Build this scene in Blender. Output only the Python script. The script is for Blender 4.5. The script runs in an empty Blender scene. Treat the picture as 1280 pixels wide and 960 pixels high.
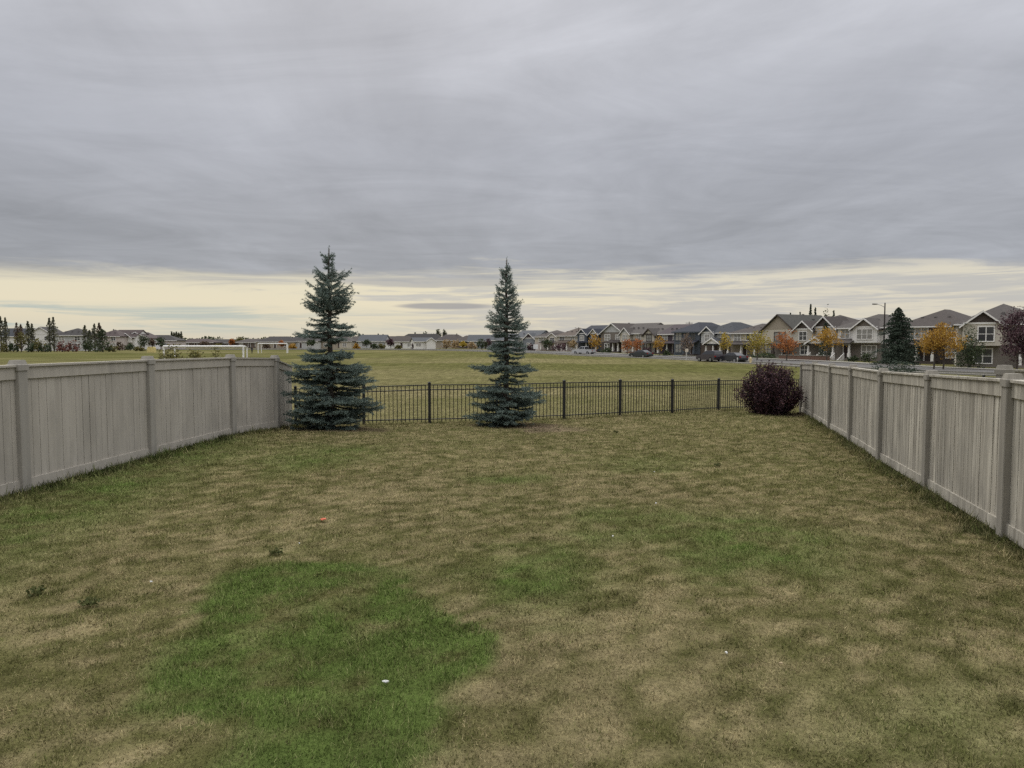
import bpy, math, random
import numpy as np
R = math.radians
scene = bpy.context.scene
col = scene.collection
random.seed(7)
rng = np.random.default_rng(11)

# ------------------------------------------------------------------ camera
F, PITCH, CAMZ = 900.0, math.atan(52/900.0), 2.0
cam_data = bpy.data.cameras.new('camera')
cam_data.sensor_width = 36.0
cam_data.lens = F/1280*36
cam_data.clip_start = 0.1
cam_data.clip_end = 6000
cam = bpy.data.objects.new('camera', cam_data)
cam.location = (0, 0, CAMZ)
cam.rotation_euler = (math.pi/2-PITCH, 0, 0)
col.objects.link(cam)
scene.camera = cam

# ------------------------------------------------------------------ light
SUN_EL, SUN_AZ = R(38), R(-12)          # azimuth from +Y (the direction the camera looks)
world = bpy.data.worlds.new('World')
scene.world = world
world.use_nodes = True

def build_world():
    nt = world.node_tree
    nt.nodes.clear()
    N = nt.nodes.new
    def math_n(op, a, b=None, c=None, clamp=False):
        n = N('ShaderNodeMath'); n.operation = op; n.use_clamp = clamp
        for i, v in enumerate((a, b, c)):
            if v is None: continue
            if isinstance(v, (int, float)): n.inputs[i].default_value = v
            else: nt.links.new(v, n.inputs[i])
        return n.outputs[0]
    def comb(x, y, z):
        n = N('ShaderNodeCombineXYZ')
        for i, v in enumerate((x, y, z)):
            if isinstance(v, (int, float)): n.inputs[i].default_value = v
            else: nt.links.new(v, n.inputs[i])
        return n.outputs[0]
    def noise(vec, scale, detail=5, rough=.55, dist=0.0):
        n = N('ShaderNodeTexNoise'); n.inputs['Scale'].default_value = scale
        n.inputs['Detail'].default_value = detail; n.inputs['Roughness'].default_value = rough
        n.inputs['Distortion'].default_value = dist
        nt.links.new(vec, n.inputs['Vector']); return n.outputs['Fac']
    def sstep(v, a, b):
        n = N('ShaderNodeMapRange'); n.interpolation_type = 'SMOOTHSTEP'
        nt.links.new(v, n.inputs['Value'])
        n.inputs['From Min'].default_value = a; n.inputs['From Max'].default_value = b
        return n.outputs['Result']
    def ramp(v, stops):
        n = N('ShaderNodeValToRGB'); e = n.color_ramp.elements
        while len(e) < len(stops): e.new(.5)
        for q, (p, c) in zip(e, stops): q.position = p; q.color = (*c, 1)
        nt.links.new(v, n.inputs['Fac']); return n.outputs['Color']
    def mix(f, a, b, mode='MIX'):
        n = N('ShaderNodeMix'); n.data_type = 'RGBA'; n.blend_type = mode
        if isinstance(f, (int, float)): n.inputs[0].default_value = f
        else: nt.links.new(f, n.inputs[0])
        for s, v in ((n.inputs[6], a), (n.inputs[7], b)):
            if isinstance(v, tuple): s.default_value = (*v, 1)
            else: nt.links.new(v, s)
        return n.outputs[2]
    tc = N('ShaderNodeTexCoord')
    sp = N('ShaderNodeSeparateXYZ'); nt.links.new(tc.outputs['Generated'], sp.inputs[0])
    x, y, z = sp.outputs
    zc = math_n('MAXIMUM', z, 0.0)
    den = math_n('ADD', zc, 0.055)
    u, v = math_n('DIVIDE', x, den), math_n('DIVIDE', y, den)
    plane = comb(u, v, 0.0)
    # rolls of the cloud deck, long across the view and slightly turned
    mp = N('ShaderNodeMapping'); mp.inputs['Rotation'].default_value = (0, 0, R(9))
    mp.inputs['Scale'].default_value = (1.0, 0.36, 1.0); nt.links.new(plane, mp.inputs[0])
    n1 = noise(mp.outputs[0], 0.95, 8, .58, .55)
    mp2 = N('ShaderNodeMapping'); mp2.inputs['Rotation'].default_value = (0, 0, R(-24))
    mp2.inputs['Scale'].default_value = (0.75, 1.15, 1.0); mp2.inputs['Location'].default_value = (3.1, 7.7, 0)
    nt.links.new(plane, mp2.inputs[0])
    n2 = noise(mp2.outputs[0], 1.35, 8, .62, .9)
    n0 = noise(tc.outputs['Generated'], 1.7, 2, .5)
    deck = ramp(zc, [(0.0, (.310, .318, .340)), (.10, (.305, .315, .344)), (.16, (.330, .338, .366)), (.25, (.375, .384, .418)),
                     (.36, (.445, .452, .485)), (.45, (.50, .506, .54)), (.54, (.70, .70, .73)), (.70, (1.8, 1.8, 1.83)), (1.0, (2.35, 2.35, 2.4))])
    tone = math_n('MULTIPLY_ADD', n1, .70, .65)
    tone = math_n('MULTIPLY', tone, math_n('MULTIPLY_ADD', n2, .52, .74))
    tone = math_n('MULTIPLY', tone, math_n('MULTIPLY_ADD', n0, .30, .86))
    tone = math_n('MULTIPLY', tone, math_n('MULTIPLY_ADD', x, .10, 1.0))
    tcol = comb(tone, tone, tone)
    back = math_n('MULTIPLY_ADD', sstep(y, -.05, -.75), .0, 1.0)
    tcol = mix(1.0, tcol, comb(back, back, back), 'MULTIPLY')
    deck = mix(1.0, deck, tcol, 'MULTIPLY')
    # clear band below the deck: cream light with thin grey streaks, bluish low on the left
    sv = comb(math_n('MULTIPLY', x, 2.2), math_n('MULTIPLY', y, 2.2), math_n('MULTIPLY', z, 34.0))
    s1 = noise(sv, 1.9, 7, .64, .8)
    sv2 = comb(math_n('MULTIPLY', x, 3.0), math_n('MULTIPLY', y, 3.0), math_n('MULTIPLY', z, 62.0))
    s2 = noise(sv2, 1.7, 7, .66, .9)
    band = ramp(zc, [(0.0, (.60, .545, .43)), (.016, (.60, .565, .46)), (.03, (.66, .60, .46)), (.05, (.71, .64, .48)), (.085, (.70, .64, .48)), (.12, (.70, .64, .48))])
    left = sstep(x, .02, -.42)
    band = mix(math_n('MULTIPLY', sstep(x, -.05, .35), .55), band, (.60, .565, .50))
    lowb = math_n('MULTIPLY', sstep(zc, .052, .040), sstep(zc, .006, .022))
    teal = math_n('MULTIPLY', math_n('MULTIPLY', left, lowb), sstep(s1, .40, .58))
    band = mix(math_n('MULTIPLY', teal, .9), band, (.40, .455, .43))
    thr = math_n('MULTIPLY_ADD', left, .10, math_n('MULTIPLY', sstep(x, .0, .4), -.03))
    stre = sstep(math_n('SUBTRACT', math_n('MULTIPLY_ADD', s2, .45, math_n('MULTIPLY', s1, .55)), thr), .455, .575)
    band = mix(math_n('MULTIPLY', stre, .78), band, (.44, .435, .43))
    # ragged edge of the deck
    rag = math_n('MULTIPLY_ADD', math_n('SUBTRACT', s1, .5), math_n('MULTIPLY_ADD', left, -.018, .062), zc)
    rag = math_n('ADD', rag, math_n('MULTIPLY_ADD', sstep(x, .0, .5), .006, math_n('MULTIPLY', left, .013)))
    # one long flat cloud hanging low between the two spruces and a thinner one above it
    def lens(x0, z0, wx, wz):
        a = math_n('DIVIDE', math_n('SUBTRACT', x, x0), wx); b = math_n('DIVIDE', math_n('SUBTRACT', z, z0), wz)
        r2 = math_n('ADD', math_n('MULTIPLY', a, a), math_n('MULTIPLY', b, b))
        return sstep(math_n('MULTIPLY_ADD', math_n('SUBTRACT', s1, .5), 2.6, r2), 1.15, .35)
    band = mix(math_n('MULTIPLY', lens(-.085, .0495, .075, .0052), .9), band, (.30, .295, .305))
    band = mix(math_n('MULTIPLY', lens(-.10, .082, .15, .0075), .75), band, (.36, .355, .36))
    edge = sstep(rag, .080, .1085)
    sky_col = mix(edge, band, deck)
    ny = N('ShaderNodeTexSky'); ny.sky_type = 'NISHITA'; ny.sun_disc = False
    ny.sun_elevation = SUN_EL; ny.sun_rotation = SUN_AZ
    up = N('ShaderNodeMix'); up.data_type = 'RGBA'; up.blend_type = 'MULTIPLY'; up.inputs[0].default_value = 1
    nt.links.new(sky_col, up.inputs[6]); up.inputs[7].default_value = (10, 10, 10, 1)
    fin = mix(.955, ny.outputs[0], up.outputs[2])
    bg = N('ShaderNodeBackground'); bg.inputs['Strength'].default_value = 0.1
    nt.links.new(fin, bg.inputs['Color'])
    out = N('ShaderNodeOutputWorld'); nt.links.new(bg.outputs[0], out.inputs[0])
build_world()

sun_data = bpy.data.lights.new('sun', 'SUN')
sun_data.energy = 1.2
sun_data.angle = R(28)
sun_data.color = (1.0, .95, .87)
sun = bpy.data.objects.new('sun', sun_data)
sun.rotation_euler = (SUN_EL-math.pi/2, 0, -SUN_AZ)
sun.rotation_euler = (-(math.pi/2-SUN_EL), 0, -SUN_AZ)
col.objects.link(sun)

scene.view_settings.view_transform = 'Standard'
scene.view_settings.look = 'None'
scene.view_settings.gamma = 1
scene.view_settings.exposure = 0.12
scene.render.engine = 'CYCLES'
scene.cycles.max_bounces = 5
scene.cycles.diffuse_bounces = 3
scene.cycles.transmission_bounces = 3
scene.cycles.use_denoising = False
scene.cycles.denoiser = 'OPENIMAGEDENOISE'
scene.cycles.denoising_input_passes = 'RGB_ALBEDO_NORMAL'
scene.cycles.denoising_prefilter = 'NONE'

# ------------------------------------------------------------------ helpers
cp_, sp_ = math.cos(PITCH), math.sin(PITCH)
def ray(px, py):
    x, y = (px-640)/F, -(py-480)/F
    return np.array([x, cp_+y*sp_, -sp_+y*cp_])
def at(px, py, D):
    """the point that lies D metres ahead and shows at pixel px, py of the photograph"""
    d = ray(px, py); k = D/d[1]
    return float(d[0]*k), float(D), float(CAMZ+d[2]*k)
def on_plane(px, py, z):
    d = ray(px, py); k = (z-CAMZ)/d[2]
    return float(d[0]*k), float(d[1]*k)

def vnoise(x, y, seed=0):
    x = np.asarray(x, float); y = np.asarray(y, float)
    ix = np.floor(x).astype(np.int64); iy = np.floor(y).astype(np.int64)
    fx = x-ix; fy = y-iy
    fx = fx*fx*(3-2*fx); fy = fy*fy*(3-2*fy)
    def h(a, b):
        n = (a*374761393 + b*668265263 + seed*1442695041) & 0xffffffff
        n = ((n ^ (n >> 13))*1274126177) & 0xffffffff
        n = n ^ (n >> 16)
        return (n & 0xffff)/65535.0
    return (h(ix, iy)*(1-fx)+h(ix+1, iy)*fx)*(1-fy)+(h(ix, iy+1)*(1-fx)+h(ix+1, iy+1)*fx)*fy
def fbm(x, y, scale, octv=4, seed=0, gain=.55):
    s = 0; a = 1; t = 0
    for o in range(octv):
        s = s+a*vnoise(np.asarray(x)*scale*2**o+o*17.3, np.asarray(y)*scale*2**o-o*9.1, seed+o); t += a; a *= gain
    return s/t
def sst(v, a, b):
    t = np.clip((v-a)/(b-a), 0, 1); return t*t*(3-2*t)

class MB:
    """collects shapes that become one mesh"""
    def __init__(s): s.v = []; s.f = []; s.m = []
    def add(s, vs, fs, mi=0):
        n = len(s.v); s.v += [tuple(map(float, p)) for p in vs]
        for f in fs: s.f.append(tuple(n+i for i in f)); s.m.append(mi)
        return s
    def hexa(s, p, mi=0):
        return s.add(p, [(0,3,2,1),(4,5,6,7),(0,1,5,4),(1,2,6,5),(2,3,7,6),(3,0,4,7)], mi)
    def box(s, x0, x1, y0, y1, z0, z1, mi=0):
        return s.hexa([(x0,y0,z0),(x1,y0,z0),(x1,y1,z0),(x0,y1,z0),(x0,y0,z1),(x1,y0,z1),(x1,y1,z1),(x0,y1,z1)], mi)
    def bbox(s, x0, x1, y0, y1, z0, z1, b=.01, mi=0):
        """box with chamfered vertical and top edges"""
        ring = lambda z, i: [(x0+b+i,y0+i,z),(x1-b-i,y0+i,z),(x1-i,y0+b+i,z),(x1-i,y1-b-i,z),(x1-b-i,y1-i,z),(x0+b+i,y1-i,z),(x0+i,y1-b-i,z),(x0+i,y0+b+i,z)]
        vs = ring(z0,0)+ring(z1-b,0)+ring(z1,b)
        fs = [tuple(range(7,-1,-1)), tuple(range(16,24))]
        for k in (0, 8):
            fs += [(k+i, k+(i+1)%8, k+8+(i+1)%8, k+8+i) for i in range(8)]
        return s.add(vs, fs, mi)
    def tube(s, pts, rad, n=8, cap=True, mi=0):
        pts = [np.array(p, float) for p in pts]
        if not hasattr(rad, '__len__'): rad = [rad]*len(pts)
        rings = []
        for i, p in enumerate(pts):
            d = pts[min(i+1, len(pts)-1)]-pts[max(i-1, 0)]; d = d/(np.linalg.norm(d)+1e-9)
            a = np.cross(d, (0,0,1) if abs(d[2]) < .9 else (1,0,0)); a /= np.linalg.norm(a); b = np.cross(d, a)
            rings.append([p+rad[i]*(math.cos(2*math.pi*k/n)*a+math.sin(2*math.pi*k/n)*b) for k in range(n)])
        vs = [q for r in rings for q in r]; fs = []
        for i in range(len(pts)-1):
            for k in range(n): fs.append((i*n+k, i*n+(k+1)%n, (i+1)*n+(k+1)%n, (i+1)*n+k))
        if cap: fs += [tuple(range(n-1,-1,-1)), tuple((len(pts)-1)*n+k for k in range(n))]
        return s.add(vs, fs, mi)
    def prism(s, poly, y0, y1, mi=0, axis='y'):
        """polygon in the x-z plane pushed from y0 to y1"""
        n = len(poly)
        f = (lambda p, y: (p[0], y, p[1])) if axis == 'y' else (lambda p, y: (y, p[0], p[1]))
        vs = [f(p, y0) for p in poly]+[f(p, y1) for p in poly]
        fs = [tuple(range(n)), tuple(range(2*n-1, n-1, -1))]+[((i+1)%n, i, n+i, n+(i+1)%n) for i in range(n)]
        return s.add(vs, fs, mi)
    def build(s, name, mats, parent=None, loc=(0,0,0), smooth=False):
        me = bpy.data.meshes.new(name); me.from_pydata(s.v, [], s.f)
        if not isinstance(mats, (list, tuple)): mats = [mats]
        for m in mats: me.materials.append(m)
        if len(mats) > 1: me.polygons.foreach_set('material_index', s.m)
        if smooth: me.polygons.foreach_set('use_smooth', [True]*len(me.polygons))
        me.update()
        o = bpy.data.objects.new(name, me); o.location = loc; col.objects.link(o)
        if parent: o.parent = parent
        return o

def np_mesh(name, V, k, mats, parent=None, loc=(0,0,0), color=None):
    """faces of k corners each, corners not shared"""
    V = np.ascontiguousarray(V.reshape(-1, 3), dtype=np.float32); n = len(V)//k
    me = bpy.data.meshes.new(name)
    me.vertices.add(len(V)); me.vertices.foreach_set('co', V.ravel())
    me.loops.add(n*k); me.loops.foreach_set('vertex_index', np.arange(n*k, dtype=np.int32))
    me.polygons.add(n); me.polygons.foreach_set('loop_start', np.arange(0, n*k, k, dtype=np.int32))
    me.update(calc_edges=True)
    if color is not None:
        at_ = me.attributes.new('tint', 'FLOAT_COLOR', 'POINT')
        at_.data.foreach_set('color', np.ascontiguousarray(np.concatenate([np.repeat(color, k, 0), np.ones((n*k, 1))], 1), dtype=np.float32).ravel())
    me.materials.append(mats)
    o = bpy.data.objects.new(name, me); o.location = loc; col.objects.link(o)
    if parent: o.parent = parent
    return o

def tag(o, label=None, cat=None, group=None, kind=None):
    for k, v in (('label', label), ('category', cat), ('group', group), ('kind', kind)):
        if v: o[k] = v
    return o
def thing(name, loc, rz=0, label=None, cat=None, group=None):
    o = bpy.data.objects.new(name, None); o.location = loc; o.rotation_euler = (0, 0, rz)
    o.empty_display_size = .3
    col.objects.link(o); return tag(o, label, cat, group)
def copy_thing(src, loc, rz, scale, label, group):
    r = src.copy(); col.objects.link(r); r.location = loc; r.rotation_euler = (0, 0, rz); r.scale = (scale,)*3
    r['label'] = label; r['group'] = group
    for ch in [o for o in col.objects if o.parent == src]:
        c = ch.copy(); col.objects.link(c); c.parent = r
        for g in [o for o in col.objects if o.parent == ch]:
            d = g.copy(); col.objects.link(d); d.parent = c
    return r

# ------------------------------------------------------------------ materials
def new_mat(name):
    m = bpy.data.materials.new(name); m.use_nodes = True
    nt = m.node_tree; nt.nodes.clear(); return m, nt
def lk(nt, a, b): nt.links.new(a, b)
def surf(name, c, c2=None, rough=.8, scale=4.0, bump=0.0, bscale=30.0, island=0.0, metal=0.0, spec=.3, stretch=(1,1,1), detail=6):
    """a paint, siding or stone: two tones mixed by noise, fine bump, optional brightness change per plank"""
    m, nt = new_mat(name); N = nt.nodes.new
    out = N('ShaderNodeOutputMaterial'); b = N('ShaderNodeBsdfPrincipled')
    lk(nt, b.outputs[0], out.inputs[0])
    b.inputs['Roughness'].default_value = rough; b.inputs['Metallic'].default_value = metal
    b.inputs['Specular IOR Level'].default_value = spec
    tc = N('ShaderNodeTexCoord'); mp = N('ShaderNodeMapping'); mp.inputs['Scale'].default_value = stretch
    lk(nt, tc.outputs['Object'], mp.inputs[0])
    no = N('ShaderNodeTexNoise'); no.inputs['Scale'].default_value = scale; no.inputs['Detail'].default_value = detail; no.inputs['Roughness'].default_value = .65
    lk(nt, mp.outputs[0], no.inputs['Vector'])
    rp = N('ShaderNodeMapRange'); rp.inputs['From Min'].default_value = .35; rp.inputs['From Max'].default_value = .65
    lk(nt, no.outputs['Fac'], rp.inputs['Value'])
    mx = N('ShaderNodeMix'); mx.data_type = 'RGBA'; lk(nt, rp.outputs[0], mx.inputs[0])
    c2 = c2 or tuple(v*.8 for v in c)
    mx.inputs[6].default_value = (*c, 1); mx.inputs[7].default_value = (*c2, 1)
    last = mx.outputs[2]
    if island:
        g = N('ShaderNodeNewGeometry'); hv = N('ShaderNodeHueSaturation')
        r2 = N('ShaderNodeMapRange'); r2.inputs['To Min'].default_value = 1-island; r2.inputs['To Max'].default_value = 1+island
        lk(nt, g.outputs['Random Per Island'], r2.inputs['Value']); lk(nt, r2.outputs[0], hv.inputs['Value']); lk(nt, last, hv.inputs['Color']); last = hv.outputs[0]
    lk(nt, last, b.inputs['Base Color'])
    if bump:
        bn = N('ShaderNodeTexNoise'); bn.inputs['Scale'].default_value = bscale; bn.inputs['Detail'].default_value = 4
        lk(nt, mp.outputs[0], bn.inputs['Vector'])
        bp = N('ShaderNodeBump'); bp.inputs['Strength'].default_value = bump; bp.inputs['Distance'].default_value = .02
        lk(nt, bn.outputs['Fac'], bp.inputs['Height']); lk(nt, bp.outputs[0], b.inputs['Normal'])
    return m
def leaf(name, cols, trans=.25, rough=.7):
    """foliage: each leaf takes one of a run of colours, some light comes through"""
    m, nt = new_mat(name); N = nt.nodes.new
    out = N('ShaderNodeOutputMaterial'); b = N('ShaderNodeBsdfPrincipled'); t = N('ShaderNodeBsdfTranslucent'); ms = N('ShaderNodeMixShader')
    b.inputs['Roughness'].default_value = rough; b.inputs['Specular IOR Level'].default_value = .25
    ms.inputs[0].default_value = trans
    g = N('ShaderNodeNewGeometry'); rp = N('ShaderNodeValToRGB'); e = rp.color_ramp.elements
    while len(e) < len(cols): e.new(.5)
    for i, (q, c) in enumerate(zip(e, cols)): q.position = i/(len(cols)-1); q.color = (*c, 1)
    lk(nt, g.outputs['Random Per Island'], rp.inputs['Fac'])
    lk(nt, rp.outputs[0], b.inputs['Base Color']); lk(nt, rp.outputs[0], t.inputs[0])
    lk(nt, b.outputs[0], ms.inputs[1]); lk(nt, t.outputs[0], ms.inputs[2]); lk(nt, ms.outputs[0], out.inputs[0])
    return m
# ------------------------------------------------------------------ terrain
# foot and head of every fence post read from the photograph: pixel x, top y, foot y, metres ahead
def post_pts(rows): return [(*at(px, yb, D), at(px, yt, D)[2]) for px, yt, yb, D in rows]
LEFT_POSTS = post_pts([(28, 450, 615, 9.27), (188, 445, 571.5, 12.1), (290, 443, 544.7, 15.1), (345, 444, 535.8, 16.6)])
RIGHT_POSTS = post_pts([(1258, 467, 672, 7.46), (1160, 463, 612, 10.4), (1101, 460, 577, 13.1), (1064, 455.8, 552.6, 15.8),
                        (1038, 454.2, 537, 18.5), (1017, 452, 523.7, 21.3)])
IRON_POSTS = post_pts([(370, 484, 534, 18.6), (455, 481.5, 531, 19.1), (537, 479, 529, 19.8), (621, 478.5, 527, 20.4), (705, 476.5, 524, 21.1),
                       (775, 475.5, 520, 22.4), (840, 475, 517, 23.6), (898, 474, 513.5, 25.2), (952, 473.5, 511.5, 26.3), (1000, 473, 510, 27.2)])
CTRL = [p[:3] for p in LEFT_POSTS+RIGHT_POSTS+IRON_POSTS]
CTRL += [(0, 0, .05), (-6.6, 2, .07), (4, 2, .0), (0, -20, .1), (-25, 10, .05), (22, 10, -.15), (-30, -20, .1), (30, -20, -.1), (0, 6, .03), (0, 12, -.05)]
CTRL += [(x, d, z-.0) for x, d, z in [(-28, 66, -.74), (-8, 45, -.62), (8, 45, -.68), (-60, 45, -.5), (-90, 100, -.7), (-60, 180, -.68), (-140, 200, -.66), (-50, 290, -.62), (0, 290, -.62),
        (0, 110, -.78), (-140, 300, -.6), (3, 205, -.62), (14, 175, -.72), (25, 137, -.95), (34, 107, -1.06), (43, 78, -1.1), (52, 50, -1.0), (62, 85, -1.2), (58, 118, -.93), (50, 150, -1.05),
        (40, 180, -.75), (30, 30, -.65), (25, 60, -.85), (20, 230, -.6), (90, 60, -1.2), (120, 120, -1.0), (100, 200, -.8), (60, 300, -.7), (-250, 100, -.6), (-250, 300, -.6), (250, 150, -1.0), (0, 500, -.6), (-300, 600, -.6), (300, 600, -.7)]]
CTRL = np.array(CTRL)
def _tps(P):
    n = len(P); d = np.linalg.norm(P[:, None, :2]-P[None, :, :2], axis=2)
    K = d*d*np.log(d+1e-9)+np.eye(n)*1.5
    A = np.zeros((n+3, n+3)); A[:n, :n] = K; A[:n, n] = 1; A[:n, n+1:] = P[:, :2]; A[n, :n] = 1; A[n+1:, :n] = P[:, :2].T
    return np.linalg.solve(A, np.concatenate([P[:, 2], np.zeros(3)]))
_W = _tps(CTRL)
def gz_np(x, y):
    x = np.asarray(x, float).ravel(); y = np.asarray(y, float).ravel(); out = np.empty(len(x))
    for s in range(0, len(x), 50000):
        a = np.stack([x[s:s+50000], y[s:s+50000]], 1)
        far = np.maximum(np.hypot(a[:, 0], a[:, 1])/620.0, 1.0)[:, None]; a = a/far
        d2 = ((a[:, None, :]-CTRL[None, :, :2])**2).sum(2)
        out[s:s+50000] = (.5*d2*np.log(d2+1e-12))@_W[:-3]+_W[-3]+a@_W[-2:]
    return out
def gz(x, y): return float(gz_np([x], [y])[0])
def ground(px, D, py=450):
    x, y, _ = at(px, py, D); return x, y, gz(x, y)

# ------------------------------------------------------------------ grass colours
def wpoly(pts): return np.array([on_plane(px, py, -.0 if py > 700 else -.08) for px, py in pts])
LUSH = [(wpoly([(190,870),(205,830),(250,780),(285,735),(370,714),(480,710),(520,735),(545,765),(600,785),(612,805),(590,835),(550,850),(560,900),(540,925),(500,950),(480,990),(240,990),(215,930)]), 1.0, .16),
        (wpoly([(548,722),(600,692),(680,680),(740,690),(765,720),(740,770),(690,792),(620,770),(572,745)]), .52, .48),
        (wpoly([(700,660),(760,640),(860,640),(960,645),(1060,682),(1050,700),(1085,722),(1050,742),(960,722),(880,727),(820,692),(740,682)]), .55, .65),
        (wpoly([(862,727),(900,722),(930,730),(905,742)]), .7, .2),
        (wpoly([(560,602),(620,596),(690,604),(640,616),(580,613)]), .6, .5),
        (wpoly([(300,585),(380,562),(500,560),(470,580),(400,600),(330,612)]), .45, .7),
        (wpoly([(-200,720),(60,600),(300,540),(340,560),(260,610),(120,690),(0,760)]), .55, .9),
        (wpoly([(960,985),(1040,880),(1200,850),(1330,880),(1330,985)]), .30, .8),
        (wpoly([(730,575),(830,560),(900,575),(860,590),(760,592)]), .35, .6)]
BARE = [(wpoly([(1050,655),(1110,625),(1190,635),(1220,665),(1150,680),(1080,672)]), .8, .5),
        (wpoly([(575,770),(600,755),(640,765),(690,800),(640,850),(600,880),(585,850),(615,815)]), .7, .35),
        (wpoly([(640,800),(800,730),(900,760),(880,900),(700,990),(500,990),(590,900)]), .45, .9),
        (wpoly([(420,610),(560,590),(650,600),(560,680),(420,700),(330,690)]), .32, .8),
        (wpoly([(690,600),(820,590),(860,625),(760,640),(690,640)]), .45, .6)]
def polyd(x, y, poly):
    """signed distance, positive inside"""
    p = np.stack([x, y], 1); n = len(poly); best = np.full(len(x), 1e9); ins = np.zeros(len(x), bool)
    for i in range(n):
        a, b = poly[i], poly[(i+1) % n]; ab = b-a
        t = np.clip(((p-a)@ab)/(ab@ab), 0, 1); d = np.hypot(*(p-a-t[:, None]*ab).T); best = np.minimum(best, d)
        c = ((a[1] > y) != (b[1] > y)) & (x < (b[0]-a[0])*(y-a[1])/(b[1]-a[1]+1e-12)+a[0]); ins ^= c
    return np.where(ins, best, -best)
LX = np.array([p[0] for p in LEFT_POSTS]); LY = np.array([p[1] for p in LEFT_POSTS])
RX = np.array([p[0] for p in RIGHT_POSTS]); RY = np.array([p[1] for p in RIGHT_POSTS])
IX = np.array([p[0] for p in IRON_POSTS]); IY = np.array([p[1] for p in IRON_POSTS])
def left_x(y): return np.interp(y, np.r_[-20, LY, 18.6], np.r_[LX[0]-2.2, LX, IX[0]])
def right_x(y): return np.where(y < RY[-1], RX[0]+(y-RY[0])*.2746, RX[-1]+(y-RY[-1])*.2746)
def back_y(x): return np.interp(x, IX, IY)
C_STRAW, C_OLIVE, C_LUSH, C_DARK, C_SOIL = [np.array(c) for c in
    ((.230,.192,.104), (.142,.138,.053), (.098,.136,.037), (.046,.060,.023), (.125,.095,.065))]
SPRUCE_AT = [(414, 540, 17.1), (633, 533, 18.9)]
def grass_rgb(x, y):
    x = np.asarray(x, float).ravel(); y = np.asarray(y, float).ravel()
    w1 = fbm(x, y, .55, 4, 3)-.5; w2 = fbm(x, y, 2.3, 3, 9)-.5; w3 = fbm(x, y, 9., 2, 21)-.5
    wx, wy = x+.7*w1+.55*w2, y+.8*(fbm(x, y, .5, 4, 41)-.5)+.7*w2+.35*(fbm(x, y, 6, 2, 51)-.5)
    w4 = fbm(x, y*1.4, 1.1, 4, 15)-.5; w5 = fbm(x*.8, y, 5.2, 3, 27)-.5
    w6 = fbm(x, y, 21., 2, 29)-.5
    dry = .40+.45*(fbm(x, y, .33, 4, 5)-.5)+.26*w4+.22*w2+.65*w5+2.1*w3+1.6*w6
    lush = np.zeros(len(x))
    near = y < 32
    for poly, amt, soft in LUSH:
        lush[near] = np.maximum(lush[near], amt*sst(polyd(wx[near], wy[near], poly), -soft*.6, soft)*(.96+1.4*w2[near]+.9*w4[near]+1.9*w5[near]+1.1*w3[near]))
    for poly, amt, soft in BARE:
        dry[near] = dry[near]+amt*.6*sst(polyd(wx[near], wy[near], poly), -soft, soft)
    lush = np.clip(lush+.12*sst(fbm(x, y, .8, 3, 77), .60, .78)*near, 0, 1)
    dry = np.clip(dry, 0, 1)
    c = C_OLIVE+(C_STRAW-C_OLIVE)*dry[:, None]
    c = c+(C_LUSH-c)*lush[:, None]
    yard = (y < back_y(x)) & (x > left_x(y)) & (x < right_x(y))
    # narrow strip of darker green along both board fences
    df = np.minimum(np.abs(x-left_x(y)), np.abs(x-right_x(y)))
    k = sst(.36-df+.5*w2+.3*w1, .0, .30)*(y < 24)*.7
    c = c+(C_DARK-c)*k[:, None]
    # bare needle-strewn soil round the spruces
    for px, py, D in SPRUCE_AT:
        sx, sy, _ = at(px, py, D); d = np.hypot((x-sx-.15)/1.25, (y-sy)/1.1)+.7*w2
        k = sst(d, 1.05, .75)*.85; c = c+(C_SOIL*.8-c)*k[:, None]
    sx, sy, _ = at(690, 540, 17.9); d = np.hypot((x-sx)/1.0, (y-sy)/1.2)+.9*w2+.5*w1
    k = sst(d, 1.0, .4)*.75; c = c+(C_SOIL*1.7-c)*k[:, None]
    sx, sy, _ = at(1000, 521, 23.0); d = np.hypot((x-sx)/1.4, (y-sy)/1.2)
    k = sst(d, 1.0, .6)*.8; c = c+(C_SOIL*.7-c)*k[:, None]
    # the playing field: broad mown bands, paler and more even
    fld = sst(y-back_y(x), .1, .8)
    b1 = fbm(x*.35, y, .035, 4, 61); b2 = fbm(x*.5, y, .16, 4, 63); b3 = fbm(x, y, 1.3, 3, 65)
    g = .38+1.7*(b1-.5)+1.2*(b2-.5)+.7*(b3-.5)
    for gx, gd in ((-28.5, 66), (-60, 180)):                          # worn goal mouths
        g = g+.9*sst(np.hypot((x-gx)/6.0, (y-gd+2.5)/4.0)+.6*(b3-.5), 1.0, .3)
    g = np.clip(g, 0, 1.25)
    fc = np.array((.138,.137,.050))+(np.array((.245,.215,.108))-np.array((.138,.137,.050)))*g[:, None]
    c = c+(fc-c)*(fld*(y > 10))[:, None]
    return np.clip(c*(1+.7*w3+.45*w5+.5*w6)[:, None], .005, 1)

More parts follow.
